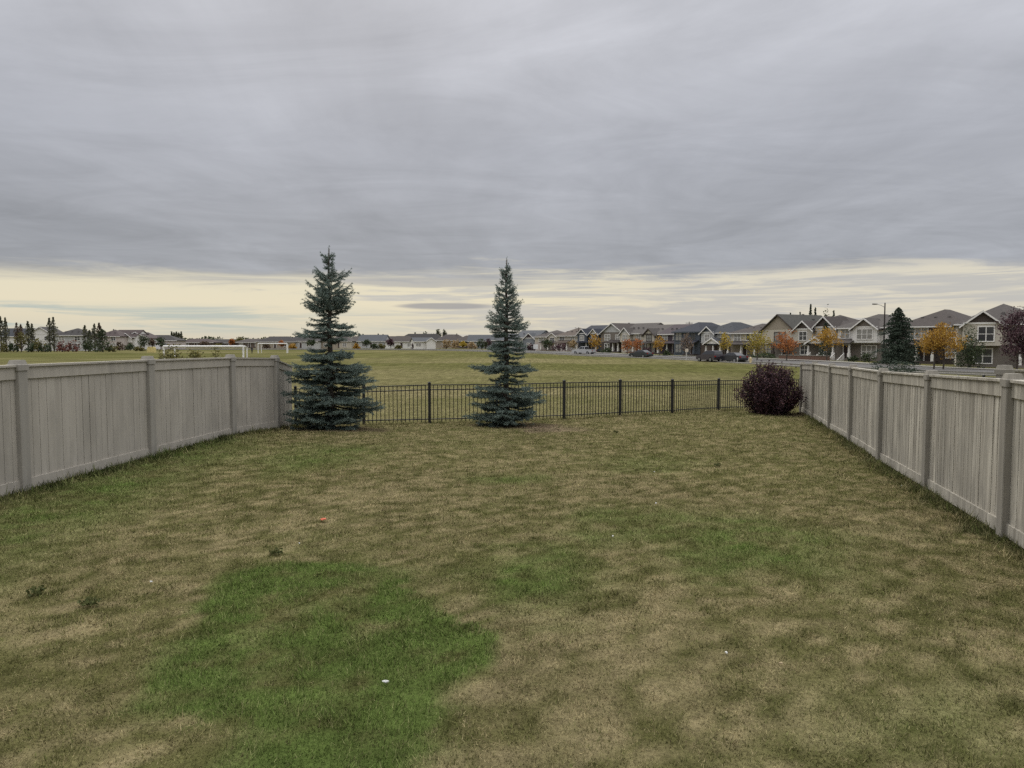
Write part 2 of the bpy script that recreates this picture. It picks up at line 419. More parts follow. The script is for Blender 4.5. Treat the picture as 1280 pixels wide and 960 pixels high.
def grass_mat(name, blade):
    m, nt = new_mat(name); N = nt.nodes.new
    out = N('ShaderNodeOutputMaterial'); a = N('ShaderNodeAttribute'); a.attribute_name = 'tint'
    hv = N('ShaderNodeHueSaturation'); lk(nt, a.outputs['Color'], hv.inputs['Color'])
    d = N('ShaderNodeBsdfDiffuse'); lk(nt, hv.outputs[0], d.inputs[0])
    if blade:
        g = N('ShaderNodeNewGeometry'); r = N('ShaderNodeMapRange'); r.inputs['To Min'].default_value = .4; r.inputs['To Max'].default_value = 1.75
        lk(nt, g.outputs['Random Per Island'], r.inputs['Value']); lk(nt, r.outputs[0], hv.inputs['Value'])
        t = N('ShaderNodeBsdfTranslucent'); lk(nt, hv.outputs[0], t.inputs[0]); ms = N('ShaderNodeMixShader'); ms.inputs[0].default_value = .3
        lk(nt, d.outputs[0], ms.inputs[1]); lk(nt, t.outputs[0], ms.inputs[2]); lk(nt, ms.outputs[0], out.inputs[0])
    else:
        tc = N('ShaderNodeTexCoord')
        n1 = N('ShaderNodeTexNoise'); n1.inputs['Scale'].default_value = 38; n1.inputs['Detail'].default_value = 3; lk(nt, tc.outputs['Object'], n1.inputs['Vector'])
        n2 = N('ShaderNodeTexNoise'); n2.inputs['Scale'].default_value = 4.5; n2.inputs['Detail'].default_value = 6; n2.inputs['Roughness'].default_value = .7; lk(nt, tc.outputs['Object'], n2.inputs['Vector'])
        mul = N('ShaderNodeMath'); mul.operation = 'ADD'; lk(nt, n1.outputs[0], mul.inputs[0]); lk(nt, n2.outputs[0], mul.inputs[1])
        r = N('ShaderNodeMapRange'); r.inputs['From Min'].default_value = .7; r.inputs['From Max'].default_value = 1.3; r.inputs['To Min'].default_value = .62; r.inputs['To Max'].default_value = 1.25
        lk(nt, mul.outputs[0], r.inputs['Value']); lk(nt, r.outputs[0], hv.inputs['Value'])
        bp = N('ShaderNodeBump'); bp.inputs['Strength'].default_value = .7; bp.inputs['Distance'].default_value = .05
        lk(nt, mul.outputs[0], bp.inputs['Height']); lk(nt, bp.outputs[0], d.inputs['Normal']); lk(nt, d.outputs[0], out.inputs[0])
    return m
M_GROUND = grass_mat('mown turf', False)
M_BLADE = grass_mat('grass blades', True)

def axis(lo, hi, fine_lo, fine_hi, step, grow):
    a = list(np.arange(fine_lo, fine_hi+1e-6, step)); s = step
    while a[-1] < hi: s = min(s*grow, 120); a.append(a[-1]+s)
    s = step
    while a[0] > lo: s = min(s*grow, 120); a.insert(0, a[0]-s)
    return np.array(a)
def build_ground():
    ax = axis(-2600, 2600, -9, 13, .14, 1.045); ay = axis(-60, 3200, 1.5, 30, .14, 1.035)
    X, Y = np.meshgrid(ax, ay); x, y = X.ravel(), Y.ravel()
    z = gz_np(x, y)+.03*(fbm(x, y, .9, 3, 2)-.5)*(y < 40)
    nx, ny = len(ax), len(ay); i = np.arange((ny-1)*(nx-1)); r, c = i//(nx-1), i % (nx-1)
    f = np.stack([r*nx+c, r*nx+c+1, (r+1)*nx+c+1, (r+1)*nx+c], 1).astype(np.int32)
    me = bpy.data.meshes.new('ground'); me.vertices.add(len(x)); me.vertices.foreach_set('co', np.stack([x, y, z], 1).astype(np.float32).ravel())
    me.loops.add(f.size); me.loops.foreach_set('vertex_index', f.ravel()); me.polygons.add(len(f))
    me.polygons.foreach_set('loop_start', np.arange(0, f.size, 4, dtype=np.int32)); me.polygons.foreach_set('use_smooth', np.ones(len(f), bool)); me.update(calc_edges=True)
    a = me.attributes.new('tint', 'FLOAT_COLOR', 'POINT')
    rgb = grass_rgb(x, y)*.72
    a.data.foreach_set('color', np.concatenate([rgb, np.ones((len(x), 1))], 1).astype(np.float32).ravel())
    me.materials.append(M_GROUND)
    o = bpy.data.objects.new('ground', me); col.objects.link(o)
    tag(o, 'mown grass ground of the back yard and the playing field', 'ground', kind='structure')
build_ground()

def build_blades():
    P = []; S = []
    def zone(y0, y1, dens, ln, wd, mask=None):
        xs = []; ys = []
        n = int(dens*(y1-y0)*(1.62*(y0+y1)/2+3))
        yy = y0+(y1-y0)*rng.random(n*2); keep = rng.random(n*2) < (1.62*yy+3)/(1.62*y1+3); yy = yy[keep][:n]
        xx = (rng.random(len(yy))-.5)*(1.62*yy+3)
        k = (xx > left_x(yy)+.03) & (xx < right_x(yy)-.03) & (yy < back_y(xx)-.02) if mask is None else mask(xx, yy)
        xx, yy = xx[k], yy[k]
        P.append(np.stack([xx, yy], 1)); S.append(np.stack([np.full(len(xx), ln), np.full(len(xx), wd)], 1))
    zone(2.3, 4.5, 9500, .028, .0058); zone(4.5, 7, 6000, .032, .0074); zone(7, 11, 2700, .040, .010); zone(11, 17, 1000, .048, .014); zone(17, 27, 430, .055, .02)
    zone(18.5, 45, 75, .06, .028, lambda x, y: (y > back_y(x)+.05) & (x > -9) & (x < 20))
    zone(2.3, 4.5, 160, .075, .0045); zone(4.5, 9, 70, .08, .006)          # stray long blades
    # longer grass along the fence feet
    for fx, n, y0, y1 in ((left_x, 9000, 3, 18.4), (right_x, 12000, 4, 23.5)):
        yy = y0+(y1-y0)*rng.random(n); side = 1 if fx is left_x else -1
        xx = fx(yy)+side*(.02+np.abs(rng.normal(0, .16, n))); P.append(np.stack([xx, yy], 1)); S.append(np.stack([.07+.07*rng.random(n), .006+yy*.0007], 1))
    n = 7000; xx = IX[0]+(IX[-1]-IX[0])*rng.random(n); yy = back_y(xx)+rng.normal(0, .1, n); P.append(np.stack([xx, yy], 1)); S.append(np.stack([.06+.1*rng.random(n)**2, np.full(n, .014)], 1))
    P = np.concatenate(P); S = np.concatenate(S); n = len(P)
    z = gz_np(P[:, 0], P[:, 1])+.03*(fbm(P[:, 0], P[:, 1], .9, 3, 2)-.5)*(P[:, 1] < 40)
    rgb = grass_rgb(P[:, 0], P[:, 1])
    green = np.clip((rgb[:, 1]/rgb[:, 0]-.85)/.8, 0, 1)
    # a straw or a green blade among the others
    odd = rng.random(n); s = odd < .16
    rgb[s] = rgb[s]*.45+np.array((.30,.255,.145))*.55*(1-.55*green[s])[:, None]+rgb[s]*.5*green[s][:, None]
    s = odd > .86; rgb[s] = rgb[s]*.5+np.array((.085,.115,.03))*.5
    cl = fbm(P[:, 0], P[:, 1], 7.5, 3, 33); clump = .35+1.35*cl
    L = S[:, 0]*(.55+.9*rng.random(n))*(.75+.45*green)*clump; W = S[:, 1]*(.7+.6*rng.random(n))
    th = 2*math.pi*fbm(P[:, 0], P[:, 1], 2.2, 2, 91)*2.0+rng.normal(0, 1.5, n); lean = (.35+.95*rng.random(n))*(1-.3*green); lean = np.clip(lean, .1, 1.42)
    d = np.stack([np.cos(th)*np.sin(lean), np.sin(th)*np.sin(lean), np.cos(lean)], 1)
    a2 = th+math.pi/2+rng.normal(0, .5, n); sd = np.stack([np.cos(a2), np.sin(a2), 0*a2], 1)*(W/2)[:, None]
    root = np.stack([P[:, 0], P[:, 1], z-.004], 1)
    V = np.stack([root-sd, root+sd, root+d*L[:, None]], 1)
    o = np_mesh('grass', V, 3, M_BLADE, color=rgb)
    tag(o, 'short patchy grass blades of green, olive and straw covering the yard', 'grass', kind='stuff')
build_blades()

# ------------------------------------------------------------------ road and walks
ROAD = np.array([(84, 5), (70, 32), (58, 55), (47, 77), (40.3, 109.8), (31, 139), (22.5, 153), (14.5, 175.5), (1.7, 199), (-10, 223), (-28, 245), (-62, 262), (-130, 268), (-220, 270)])
def smooth_line(P, n=12):
    out = []
    for i in range(len(P)-1):
        p0, p1, p2, p3 = P[max(i-1, 0)], P[i], P[i+1], P[min(i+2, len(P)-1)]
        for t in np.linspace(0, 1, n, endpoint=False):
            out.append(.5*((2*p1)+(p2-p0)*t+(2*p0-5*p1+4*p2-p3)*t*t+(3*p1-p0-3*p2+p3)*t**3))
    return np.array(out+[P[-1]])
RL = smooth_line(ROAD)
RT = np.gradient(RL, axis=0); RT /= np.linalg.norm(RT, axis=1)[:, None]
RN = np.stack([RT[:, 1], -RT[:, 0]], 1)           # towards the houses
def strip(name, offs, hs, mat, label, cat):
    m = MB(); n = len(RL)
    rows = []
    for o_, h in zip(offs, hs):
        q = RL+RN*o_; rows.append(np.c_[q, gz_np(q[:, 0], q[:, 1])+h])
    vs = [tuple(rows[j][i]) for i in range(n) for j in range(len(offs))]; k = len(offs)
    fs = [(i*k+j, i*k+j+1, (i+1)*k+j+1, (i+1)*k+j) for i in range(n-1) for j in range(k-1)]
    return tag(m.add(vs, fs).build(name, mat), label, cat, kind='structure')
M_ASPHALT = surf('asphalt', (.10,.096,.09), (.082,.078,.074), .9, 1.2)
M_CONC = surf('pale concrete', (.25,.238,.21), (.21,.20,.178), .9, 2)
strip('road', (-5.2, 0, 5.2), (.13, .20, .13), M_ASPHALT, 'grey asphalt road bending past the row of houses', 'road')
strip('kerb', (-5.5, -5.5, -5.18, -5.18), (-.2, .27, .27, .0), M_CONC, 'pale concrete kerb on the field side of the road', 'kerb')
strip('kerb', (5.18, 5.18, 5.5, 5.5), (.0, .27, .27, -.2), M_CONC, 'pale concrete kerb on the house side of the road', 'kerb')
strip('pavement', (5.5, 5.5, 7.1, 7.1), (-.2, .265, .265, -.2), M_CONC, 'concrete pavement running along the front yards', 'pavement')
strip('path', (-8.1, -8.1, -7.2, -7.2), (-.2, .14, .14, -.2), M_CONC, 'pale walking path along the edge of the playing field', 'path')

# ------------------------------------------------------------------ timber fences
def wood(name, c, c2, contrast=.14):
    m = surf(name, c, c2, .85, 1.9, 0, 16, contrast, stretch=(8, 8, .5), spec=.15, detail=3); nt = m.node_tree; N = nt.nodes.new
    # grey weather stains and knots on top of the grain
    b = [q for q in nt.nodes if q.type == 'BSDF_PRINCIPLED'][0]; src = b.inputs['Base Color'].links[0].from_socket
    tc = N('ShaderNodeTexCoord'); n = N('ShaderNodeTexNoise'); n.inputs['Scale'].default_value = 1.6; n.inputs['Detail'].default_value = 4; n.inputs['Roughness'].default_value = .6
    mp = N('ShaderNodeMapping'); mp.inputs['Scale'].default_value = (2.2, 2.2, .8); lk(nt, tc.outputs['Object'], mp.inputs[0]); lk(nt, mp.outputs[0], n.inputs['Vector'])
    r = N('ShaderNodeMapRange'); r.inputs['From Min'].default_value = .45; r.inputs['From Max'].default_value = .70; r.inputs['To Max'].default_value = .75; lk(nt, n.outputs[0], r.inputs['Value'])
    v = N('ShaderNodeTexVoronoi'); v.inputs['Scale'].default_value = 2.6; mp2 = N('ShaderNodeMapping'); mp2.inputs['Scale'].default_value = (2.4, 2.4, 1); lk(nt, tc.outputs['Object'], mp2.inputs[0]); lk(nt, mp2.outputs[0], v.inputs['Vector'])
    r2 = N('ShaderNodeMapRange'); r2.inputs['From Min'].default_value = .02; r2.inputs['From Max'].default_value = .055; r2.inputs['To Min'].default_value = .55; r2.inputs['To Max'].default_value = 0; lk(nt, v.outputs['Distance'], r2.inputs['Value'])
    mxx = N('ShaderNodeMath'); mxx.operation = 'MAXIMUM'; lk(nt, r.outputs[0], mxx.inputs[0]); lk(nt, r2.outputs[0], mxx.inputs[1])
    mx = N('ShaderNodeMix'); mx.data_type = 'RGBA'; lk(nt, mxx.outputs[0], mx.inputs[0]); lk(nt, src, mx.inputs[6]); mx.inputs[7].default_value = (*[q*(.72 if contrast < .1 else .50) for q in c], 1)
    lk(nt, mx.outputs[2], b.inputs['Base Color']); return m
M_WOODL = wood('grey stained boards', (.405,.375,.325), (.36,.332,.285), .06)
M_WOODR = wood('weathered grey boards', (.46,.43,.362), (.25,.228,.188), .18)
M_POSTL = wood('grey stained shaded post', (.31,.292,.256), (.28,.262,.23), .02)  # darker than the boards: shade on the posts' near sides put into the colour
M_POSTR = wood('weathered shaded post', (.29,.27,.23), (.225,.208,.175), .03)  # weathered tone, darkened further with the shade of the near sides
M_GAP = surf('shade side of boards', (.10,.09,.08))

def timber_fence(name, posts, side, mats, label, step_last=None, cap_mode='flat'):
    """posts: x, y, foot z, head z; side +1 when the yard lies to the right of the walking direction"""
    mw, mp_ = mats
    ox, oy, oz = posts[0][0], posts[0][1], posts[0][2]
    root = thing(name, (ox, oy, oz), 0, label, 'fence')
    L = [(p[0]-ox, p[1]-oy, p[2]-oz, p[3]-oz) for p in posts]
    hw = .077
    for i, p in enumerate(L):
        if step_last and i == len(L)-1: continue
        a = L[max(i-1, 0)]; b = L[min(i+1, len(L)-1)]; ang = math.atan2(b[1]-a[1], b[0]-a[0])
        ht = p[3]-p[2]
        m = MB(); m.bbox(-hw, hw, -hw, hw, -.25, ht-.10, .008)
        po = m.build('post', mp_, root, (p[0], p[1], p[2])); po.rotation_euler = (0, 0, ang)
        m = MB(); c = hw+.013
        m.bbox(-c, c, -c, c, ht-.135, ht-.055, .006)
        m.hexa([(-hw,-hw,ht-.055),(hw,-hw,ht-.055),(hw,hw,ht-.055),(-hw,hw,ht-.055),(-hw*.8,-hw*.8,ht),(hw*.8,-hw*.8,ht),(hw*.8,hw*.8,ht),(-hw*.8,hw*.8,ht)])
        m.build('post_cap', mp_, po)
    for i in range(len(L)-1):
        a, b = L[i], L[i+1]; d = np.array([b[0]-a[0], b[1]-a[1]]); ln = float(np.hypot(*d)); d /= ln; n = np.array([d[1], -d[0]])*side
        last = step_last and i == len(L)-2
        ta, tb = a[3]-.09, b[3]-.09
        if last: ta, tb = a[3]-.13, step_last-oz
        s0 = hw-.002; s1 = ln-(0 if last else hw-.002)
        def piece(m, u0, u1, o0, o1, fz0, fz1):
            vs = []
            for fz in (fz0, fz1):
                for u, o_ in ((u0, o0), (u1, o0), (u1, o1), (u0, o1)):
                    q = np.array(a[:2])+d*u+n*o_; vs.append((q[0], q[1], fz(u/ln)))
            m.hexa(vs)
        top = lambda t: ta+(tb-ta)*t
        bot = lambda t: a[2]+(b[2]-a[2])*t
        m = MB(); u = s0
        while u < s1-.02:
            w = min(random.uniform(.122, .152), s1-u); jit = random.uniform(-.004, .004); g = random.choice((.005, .007, .009, .014) if side < 0 else (.003, .004, .006, .010))
            # a board's face is split in a slight cup so that neighbouring boards catch light differently
            piece(m, u, u+w-g, -.011+jit, .011+jit, lambda t: bot(t)+.10, lambda t: top(t)-.10); u += w
        piece(m, s0, s1, -.034, -.030, lambda t: bot(t)+.11, lambda t: top(t)-.11)
        m.build('board_panel', mw, root)
        m = MB(); piece(m, s0, s1, -.032, .034, lambda t: top(t)-.155, top)
        piece(m, s0, s1, -.06, .06, lambda t: top(t)+.002, lambda t: top(t)+.03); m.build('top_rail', mw, root)
        m = MB(); piece(m, s0, s1, -.03, .034, lambda t: bot(t)+.025, lambda t: bot(t)+.165); m.build('bottom_rail', mw, root)
    return root
lp = [(*q[:3], q[3]) for q in LEFT_POSTS]
lp = [(-6.72, 3.6, gz(-6.72, 3.6), 1.77), (-6.52, 6.45, gz(-6.52, 6.45), 1.76)]+lp
ex, ey, ez = at(365, 535, 18.45)
lp.append((ex, ey, ez, ez+1.5))
timber_fence('timber_fence', lp, 1, (M_WOODL, M_POSTL), 'smooth grey board fence along the left edge of the yard', at(364, 459, 18.45)[2])
rp_ = list(RIGHT_POSTS)
dx, dy = rp_[0][0]-rp_[1][0], rp_[0][1]-rp_[1][1]
rp_ = [(rp_[0][0]+dx, rp_[0][1]+dy, -.0, 1.68)]+rp_
rp_.append((*at(1002, 515, 24.1), at(1002, 452.5, 24.1)[2]))
timber_fence('timber_fence', rp_, -1, (M_WOODR, M_POSTR), 'weathered streaky board fence on the right edge of the yard, beside the purple bush')
nb = [(7.05, 10.3, -.2, at(1247, 459, 10.3)[2]+.03), (9.9, 11.1, -.25, 1.62), (12.7, 11.9, -.3, 1.58)]
timber_fence('timber_fence', nb, 1, (M_WOODR, M_POSTR), "short grey fence of the next yard showing above the right fence at the photo's edge")

# ------------------------------------------------------------------ black metal fence
M_IRON = surf('black metal paint', (.012,.012,.013), (.02,.02,.02), .45, 8, spec=.4)
def iron_fence(posts, label):
    ox, oy, oz = posts[0][:3]
    root = thing('metal_fence', (ox, oy, oz), 0, label, 'fence')
    L = [(p[0]-ox, p[1]-oy, p[2]-oz, p[3]-oz) for p in posts]
    for i, p in enumerate(L):
        a = L[max(i-1, 0)]; b = L[min(i+1, len(L)-1)]; ang = math.atan2(b[1]-a[1], b[0]-a[0]); h = p[3]-p[2]
        m = MB(); m.box(-.034, .034, -.034, .034, -.3, h); po = m.build('post', M_IRON, root, p[:3]); po.rotation_euler = (0, 0, ang)
        m = MB(); m.hexa([(-.042,-.042,h),(.042,-.042,h),(.042,.042,h),(-.042,.042,h),(-.042,-.042,h+.02),(.042,-.042,h+.02),(.042,.042,h+.02),(-.042,.042,h+.02)]); m.hexa([(-.03,-.03,h+.02),(.03,-.03,h+.02),(.03,.03,h+.02),(-.03,.03,h+.02),(-.008,-.008,h+.045),(.008,-.008,h+.045),(.008,.008,h+.045),(-.008,.008,h+.045)])
        m.build('post_cap', M_IRON, po)
    for i in range(len(L)-1):
        a, b = np.array(L[i]), np.array(L[i+1]); ln = np.hypot(*(b-a)[:2]); ang = math.atan2(b[1]-a[1], b[0]-a[0])
        c, s = math.cos(ang), math.sin(ang)
        def bar(m, t0, t1, zz0, zz1, w):
            """from fraction t0 to t1, height functions above the foot line"""
            vs = []
            for zf in (zz0, zz1):
                for t, o_ in ((t0, -w), (t1, -w), (t1, w), (t0, w)):
                    q = a+(b-a)*t; vs.append((q[0]-s*o_, q[1]+c*o_, zf(t)))
            m.hexa(vs)
        top = lambda t: a[3]+(b[3]-a[3])*t-.035
        bot = lambda t: a[2]+(b[2]-a[2])*t
        n = max(2, int(round(ln/.112)))
        m = MB()
        for k in range(1, n): t = k/n; bar(m, t-.0085/ln, t+.0085/ln, lambda t: bot(t)+.045, lambda t: top(t)-.026, .0085)
        m.build('picket_panel', M_IRON, root)
        for off, nm in ((0, 'top_rail'), (.13, 'middle_rail')):
            m = MB(); bar(m, .034/ln, 1-.034/ln, lambda t: top(t)-off-.026, lambda t: top(t)-off, .015); m.build(nm, M_IRON, root)
        m = MB(); bar(m, .034/ln, 1-.034/ln, lambda t: bot(t)+.10, lambda t: bot(t)+.126, .015); m.build('bottom_rail', M_IRON, root)
    return root
iron_fence(IRON_POSTS, 'black metal picket fence across the back of the yard, behind the two blue spruces')
nbi = [(x, y, gz(x, y), gz(x, y)+1.1) for x, y in ((11.9, 27.6), (14.0, 27.9), (16.1, 28.2))]+[(*at(1196, 512, 28.4), at(1196, 470.5, 28.4)[2]), (*at(1228, 513, 28.4), at(1228, 469.5, 28.4)[2]), (20.8, 28.6, -.62, .50)]
iron_fence(nbi, 'black metal fence of the next yard, two post tops peeking over the right board fence')
# ------------------------------------------------------------------ blue spruces of the yard
M_BARK = surf('bark', (.10,.085,.07), (.06,.05,.042), .9, 12, .6, 30)
M_TWIG = surf('twig bark', (.085,.070,.055), (.055,.045,.035), .9, 12)
M_NEEDLE = leaf('blue spruce needles', [(.074,.106,.088), (.120,.163,.138), (.168,.215,.188), (.245,.298,.265)], .15, .6)

def needles(segs, per_m, ln, wd, spread=1.0):
    """needles round a list of twig pieces (p, q); returns triangles"""
    A = np.array([s[0] for s in segs]); B = np.array([s[1] for s in segs]); L = np.linalg.norm(B-A, axis=1)
    cnt = np.maximum((L*per_m+rng.random(len(L))).astype(int), 1)
    idx = np.repeat(np.arange(len(L)), cnt); n = len(idx)
    d = ((B-A)/(L[:, None]+1e-9))[idx]
    p = A[idx]+(B-A)[idx]*rng.random(n)[:, None]
    r = rng.normal(size=(n, 3)); r[:, 2] += .25; r -= (r*d).sum(1)[:, None]*d; r /= np.linalg.norm(r, axis=1)[:, None]
    f = .35+.5*rng.random(n)
    q = d*f[:, None]+r*spread; q /= np.linalg.norm(q, axis=1)[:, None]
    s = np.cross(q, rng.normal(size=(n, 3))); s /= np.linalg.norm(s, axis=1)[:, None]
    l = ln*(.7+.6*rng.random(n)); w = wd*(.7+.6*rng.random(n))
    return np.stack([p-s*(w/2)[:, None], p+s*(w/2)[:, None], p+q*l[:, None]], 1)

def blue_spruce(px, base, D, top, layers, skip, label, rz):
    x, y, _ = at(px, base, D); z = gz(x, y)
    H = at(px, top, D)[2]-z
    root = thing('spruce_tree', (x, y, z), 0, label, 'tree', 'blue spruces in front of the black fence')
    m = MB(); tp = [(0, 0, -.1)]; 
    for k in range(1, 13): tp.append((.012*math.sin(k*1.7), .012*math.cos(k*2.3), H*.985*k/12))
    m.tube(tp, [.085*(1-k/12.6)**.9+.006 for k in range(13)], 9); m.build('trunk', M_BARK, root, smooth=True)
    lp_ = sorted(layers); hs = [a for a, _ in lp_]; rs = [b for _, b in lp_]
    segs = []; bm_ = MB(); ang = rz
    # whorls at the heights read from the photograph, the gaps between them kept thin
    for li, (hf, rad) in enumerate(lp_):
        for sub in range(2 if rad > .3 and hf < .50 else 1):
            nb_ = max(5, int(6+rad*5.6)) if not sub else max(3, int(1+rad*2.4))
            for b in range(nb_):
                ang += 2.399963+random.uniform(-.3, .3)
                rr = rad*random.uniform(.66, 1.14)*(1 if not sub else random.uniform(.55, .85))
                if b % 4 == 3: rr *= .8
                h0 = hf*H+random.uniform(-.035, .035)*(3.4 if hf < .36 else 2.6 if hf < .62 else 1.7)
                up = max(0.0, (hf-.62)*2.2)                       # young top shoots climb, old boughs droop and lift at the tip
                dirv = np.array([math.cos(ang), math.sin(ang), 0]); perp = np.array([-math.sin(ang), math.cos(ang), 0])
                start = h0-rr*(.10+up*.4) if hf > .62 else h0+rr*.10
                pts = []
                for k in range(9):
                    t = k/8
                    zz = start+rr*((.10+up*.40)*t+.26*t**2.5 if hf > .62 else -.42*t+.38*t**2.2)
                    bend = .05*rr*math.sin(t*3+ang)
                    pts.append(dirv*rr*t+perp*bend+np.array([0, 0, zz]))
                bm_.tube(pts, [.004+.020*rr*(1-k/8.3) for k in range(9)], 5)
                for k in range(1 if rr < .4 else 2, 8): segs.append((pts[k], pts[k+1]))
                dd = pts[8]-pts[7]; segs.append((pts[8], pts[8]+dd/np.linalg.norm(dd)*.06))
                ns = int(3+rr*(13 if hf < .55 else 9))
                for s in range(ns):
                    t = .22+.74*(s+random.random()*.6)/ns; k = min(int(t*8), 7); p0 = pts[k]+(pts[k+1]-pts[k])*(t*8-k)
                    for sg in (-1, 1):
                        if random.random() < .12: continue
                        sl = (.06+.40*rr*(1-t*.72)*min(1, t*2.6))*random.uniform(.6, 1.15)
                        tv = dirv*.85+perp*sg*random.uniform(.6, 1.0)+np.array([0, 0, random.uniform(-.16, .08)+up*.3]); tv /= np.linalg.norm(tv)
                        p1 = p0+tv*sl*.5+np.array([0, 0, -.03*sl]); p2 = p0+tv*sl+np.array([0, 0, .05*sl-.02])
                        segs.append((p0, p1)); segs.append((p1, p2))
                        if sl > .14:
                            for s3 in range(int(sl*12)):
                                t3 = random.uniform(.2, .95); b0 = p0+(p2-p0)*t3; sg3 = random.choice((-1, 1))
                                tv3 = tv*.8+np.cross(tv, (0, 0, 1))*sg3*.8+np.array([0, 0, random.uniform(-.35, .15)]); tv3 /= np.linalg.norm(tv3)
                                segs.append((b0, b0+tv3*sl*random.uniform(.25, .5)))
    # leader with its bare tip
    for k in range(10, 12): segs.append((np.array(tp[k]), np.array(tp[k+1])))
    segs.append((np.array(tp[12]), np.array([tp[12][0], tp[12][1], H])))
    bm_.build('branches', M_TWIG, root)
    V = needles(segs, 290, .040, .0085)
    o = np_mesh('needles', V, 3, M_NEEDLE, root)
    return root
def lay(rows, ytop, ybase, pxm):
    return [((ybase-yy)/(ybase-ytop), r*pxm) for yy, r in rows]
blue_spruce(414, 540, 17.1, 307, lay([(112,30),(130,24),(150,20),(185,82),(210,62),(232,55),(255,98),(275,70),(298,120),(318,95),(338,118),(352,95),(385,60),(410,72),(432,132),(455,140),(472,105),(500,45),(548,148),(565,120),(590,50),(622,168),(662,172),(698,165),(738,182),(778,205),(818,205),(850,180),(880,165)],
    58, 900, 1/3.556/900*17.1), None, 'taller blue spruce at the end of the left board fence, with upturned top shoots', .4)
blue_spruce(633, 533, 18.9, 321, lay([(100,28),(120,24),(142,26),(165,28),(190,58),(212,45),(232,48),(258,50),(282,88),(305,62),(328,66),(350,105),(372,112),(392,82),(420,60),(440,64),(468,95),(490,100),(515,82),(545,60),(578,165),(600,130),(642,95),(690,185),(730,150),(770,160),(795,188),(832,150),(852,115)],
    40, 865, 1/3.84/900*18.9), None, 'smaller blue spruce standing alone before the middle of the black fence', 1.9)

# ------------------------------------------------------------------ broad-leaved trees, bushes and far conifers
def quads(P, size, flat=.0):
    """a randomly turned leaf quad at each point"""
    n = len(P); a = rng.normal(size=(n, 3)); a[:, 2] *= 1-flat*.6; a /= np.linalg.norm(a, axis=1)[:, None]
    b = np.cross(a, rng.normal(size=(n, 3))); b /= np.linalg.norm(b, axis=1)[:, None]
    l = (size*(.6+.8*rng.random(n)))[:, None]; w = l*.62
    return np.stack([P-a*l/2, P+b*w/2, P+a*l/2, P-b*w/2], 1)
LEAF = {}
def leaf_mat(nm, cols, tr=.3):
    if nm not in LEAF: LEAF[nm] = leaf(nm+' leaves', cols, tr)
    return LEAF[nm]
COL = {
 'gold':   [(.20,.105,.022), (.36,.20,.03), (.44,.28,.05), (.30,.16,.03)],
 'yellow': [(.22,.16,.03), (.40,.29,.04), (.46,.34,.06), (.28,.22,.04)],
 'lime':   [(.16,.15,.03), (.30,.25,.04), (.36,.28,.05), (.22,.14,.04)],
 'rust':   [(.22,.075,.03), (.36,.13,.04), (.40,.17,.05), (.22,.10,.05)],
 'mauve':  [(.13,.085,.075), (.20,.13,.11), (.26,.16,.13), (.34,.20,.06)],
 'bare':   [(.11,.085,.07), (.15,.115,.09), (.20,.14,.09)],
 'plum':   [(.030,.014,.020), (.055,.026,.034), (.085,.045,.052), (.16,.10,.11)],
 'red':    [(.09,.035,.03), (.15,.055,.045), (.20,.085,.06)],
 'green':  [(.022,.034,.016), (.042,.06,.026), (.07,.088,.036)],
 'olive':  [(.075,.075,.028), (.13,.12,.04), (.18,.155,.05)],
 'poplar': [(.06,.066,.045), (.10,.105,.065), (.16,.15,.085)],
 'brown':  [(.07,.05,.038), (.11,.08,.055), (.15,.105,.07)],
 'fir':    [(.026,.040,.028), (.045,.064,.044), (.075,.095,.066)],
 'pale':   [(.26,.19,.10), (.36,.27,.15), (.30,.20,.10)],
}
CAT = {'round': 'tree', 'pine': 'tree', 'poplar': 'tree', 'fir': 'tree', 'bush': 'bush', 'low': 'bush'}
